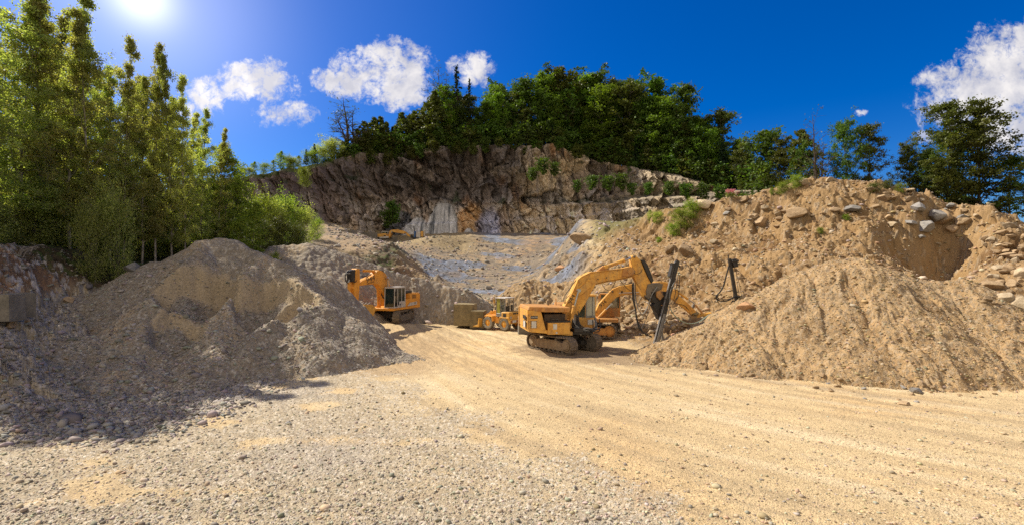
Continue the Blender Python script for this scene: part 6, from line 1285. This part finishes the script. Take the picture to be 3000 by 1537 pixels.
for a in [(2180, 905, 58, ST_RED, 'reddish boulder lying on the left flank of the spoil heap below the standing drill mast', None, .62), (2684, 1150, 46, ST_GREY, 'grey boulder at the foot of the spoil heap', None, .75), (845, 1357, 22, ST_GREY, 'dark stone lying alone on the grey gravel', None, .75),
          (2065, 605, 62, ST_PALE, 'pale rounded boulder on the left shoulder of the bank', None, .6), (2355, 537, 40, ST_PALE, 'pointed slab stone left on the very top of the bank', None, .7), (2432, 530, 30, ST_PALE, 'small stone on the middle of the bank top', None, .6),
          (2490, 618, 70, ST_GREY, 'flat grey slab in the middle of the bank face', None, .35), (2690, 622, 56, ST_GREY, 'pale grey slab high on the right of the bank', None, .8), (2668, 660, 40, ST_GREY, 'whitish slab below the high grey one', None, .7), (2706, 672, 60, ST_GREY, 'long grey slab leaning in the bank', None, .7), (2745, 655, 62, ST_GREY, 'dark grey slab in the cluster on the bank', None, .9),
          (2760, 650, 60, ST_TAN, 'tan edged slab on the right of the slab cluster', None, .8), (2786, 675, 40, ST_TAN, 'tan boulder just right of the slab cluster', None, .9), (2818, 670, 44, ST_TAN, 'blocky tan boulder further right in the bank', None, .9), (2330, 640, 60, ST_TAN, 'wide tan boulder set in the bank face', None, .55), (2300, 625, 36, ST_TAN, 'tan boulder beside the wide one in the bank', None, .6),
          (2230, 660, 46, ST_TAN, 'squarish tan boulder on the left of the bank', None, .8), (2590, 590, 40, ST_TAN, 'leaning tan boulder high in the bank', None, .8), (2560, 560, 34, ST_TAN, 'pale boulder near the bank top', None, .6), (2620, 554, 26, ST_PALE, 'pale stone on the right end of the crest', None, .6), (2668, 560, 26, ST_PALE, 'whitish stone past the end of the crest', None, .5),
          (2912, 845, 66, ST_TAN, 'rounded grey-tan boulder behind the heap crest at the right', None, .7), (2938, 872, 52, ST_PALE, 'pale boulder in front of the rounded one at the right', None, .6), (2990, 805, 56, ST_PALE, 'large pale boulder at the right edge of the picture', None, .9), (2990, 900, 60, ST_PALE, 'large pale boulder below the others at the right edge', None, 1.0), (2958, 790, 44, ST_TAN, 'tan boulder left of the large pale one at the edge', None, .8), (2932, 830, 26, ST_TAN, 'dark sided upright stone among the right-hand boulders', None, 1.1),
          (2985, 760, 40, ST_TAN, 'tan slab above the large pale boulder', None, .5), (2960, 755, 50, ST_TAN, 'flat tan slab in the pile at the right edge', None, .6), (2960, 665, 36, ST_PALE, 'pale stone on the rim at the far right', None, .6), (2650, 1185, 34, ST_TAN, 'low tan stone at the heap foot', None, .6), (2010, 745, 56, ST_TAN, 'massive tan rock in the bank behind the machines', None, 1.1), (1966, 738, 44, ST_TAN, 'smooth tan rock left of the massive one', None, 1.0),
          (30, 960, 30, ST_TAN, 'brown stone below the grey block at the left edge', None, .9), (203, 882, 30, ST_TAN, 'pale brown stone at the foot of the earth bank', None, .8), (390, 790, 60, ST_GREY, 'grey-blue rock behind the left flank of the gravel heap', None, .7), (360, 800, 36, ST_GREY, 'smaller grey rock under the birches', None, .7),
          (1705, 712, 70, ST_TAN, 'big tan block of rock at the edge of the pit', None, .8), (1465, 850, 26, ST_PALE, 'pale stone on top of the sand heap behind the loader', None, .6), (1640, 790, 44, ST_RED, 'reddish rock on the pit floor', None, .6)]:
    boulder(*a)
for i in range(74):
    px = R_.gauss(1890, 62); py = 905 + R_.random() ** .8 * 70 + abs(px - 1880) * .05; boulder(px, py, R_.uniform(10, 27), R_.choice([ST_PALE, ST_TAN, ST_PALE]), 'pale broken stone in the rubble below the arms of the two excavators', 'rubble below the excavator arms', .75, 'rock', 31, 48)
for i in range(46):
    px = R_.uniform(2885, 3010); py = R_.uniform(690, 900); boulder(px, py, R_.uniform(12, 34), R_.choice([ST_PALE, ST_TAN, ST_TAN]), 'tan stone in the boulder pile at the right edge', 'boulder pile at the right edge', .75, 'rock', 24, 50)
for i in range(56):
    px = R_.uniform(2080, 2860); py = np.interp(px, [2080, 2230, 2432, 2700, 2860], [600, 580, 540, 590, 640]) + R_.random() ** 1.4 * 120; boulder(px, py, R_.uniform(10, 34), R_.choice([ST_PALE, ST_TAN, ST_TAN, ST_GREY]), 'angular stone sticking out of the upper earth bank', 'stones in the upper earth bank', .6, 'rock', 38, 60)
for i in range(34):
    px = R_.uniform(2100, 2950); boulder(px, np.interp(px, [2100, 2500, 2700, 2950], [1075, 1150, 1160, 1150]) + R_.uniform(-30, 25), R_.uniform(8, 22), R_.choice([ST_TAN, ST_GREY, ST_TAN]), 'loose stone rolled to the foot of the spoil heap', 'loose stones at the heap foot', .7, 'rock', 16, 30)
for i in range(40):
    px = R_.uniform(-10, 330); boulder(px, R_.uniform(930, 1180), R_.uniform(8, 17), R_.choice([ST_GREY, ST_TAN, ST_GREY]), 'broken stone on the shaded slope below the earth bank', 'stones on the shaded slope', .75, 'rock', 13, 30)
for i in range(16):
    boulder(R_.uniform(1440, 1640), R_.uniform(835, 900), R_.uniform(8, 20), R_.choice([ST_TAN, ST_PALE]), 'stone lying on the sand heap behind the loader', 'stones on the sand heap', .7, 'rock', 42, 56)
for (px, py) in [(1000, 990), (150, 745), (1, 1)][:0]: pass
# bare roots hanging over the earth bank
for i in range(9):
    a = P(80 + i * 5, 722 + R_.uniform(-6, 8), 27.0); b = a + Vector((R_.uniform(-.5, .5), -.6 - R_.random() * .4, -R_.uniform(.4, .9)))
    if i == 0: rr = empty('tree_root', tuple(a)); tag(rr, 'bare pale tree roots fanning out over the edge of the earth bank', 'roots')
    o = MB().path(spline([a - rr.location, (a + b) / 2 - rr.location + Vector((0, -.1, .12)), b - rr.location]), .028, 5).build('root', GREY_BARK, rr, 0)
# fireweed in flower on the shoulder
x, y, z = on_ray(2142, 582, 40, 70); fw = empty('fireweed', (x, y, z)); tag(fw, 'pink flowering fireweed clump on the crest of the bank', 'wild flower')
rg = np.random.default_rng(3); st = [(np.array([[dx, dy, 0], [dx * 1.2, dy * 1.2, hh]]), [.012, .006]) for dx, dy, hh in zip(rg.uniform(-.5, .5, 16), rg.uniform(-.3, .3, 16), rg.uniform(.6, 1.1, 16))]
v, f = tube_np(st, 4); poly_mesh('stem', v, f, 4, mat=GREY_BARK, parent=fw)
cs = np.array([s_[0][1] * np.array([1, 1, .85]) for s_ in st]); v, f, c = leaves_np(rg, cs, 900, .08, .035); poly_mesh('flower', v, f, 4, col=c, mat=FLOWER, parent=fw)
cs = np.array([s_[0][1] * np.array([1, 1, .4]) for s_ in st]); v, f, c = leaves_np(rg, cs, 700, .12, .045); poly_mesh('leaves', v, f, 4, col=c, mat=BRIGHT_LEAF, parent=fw)
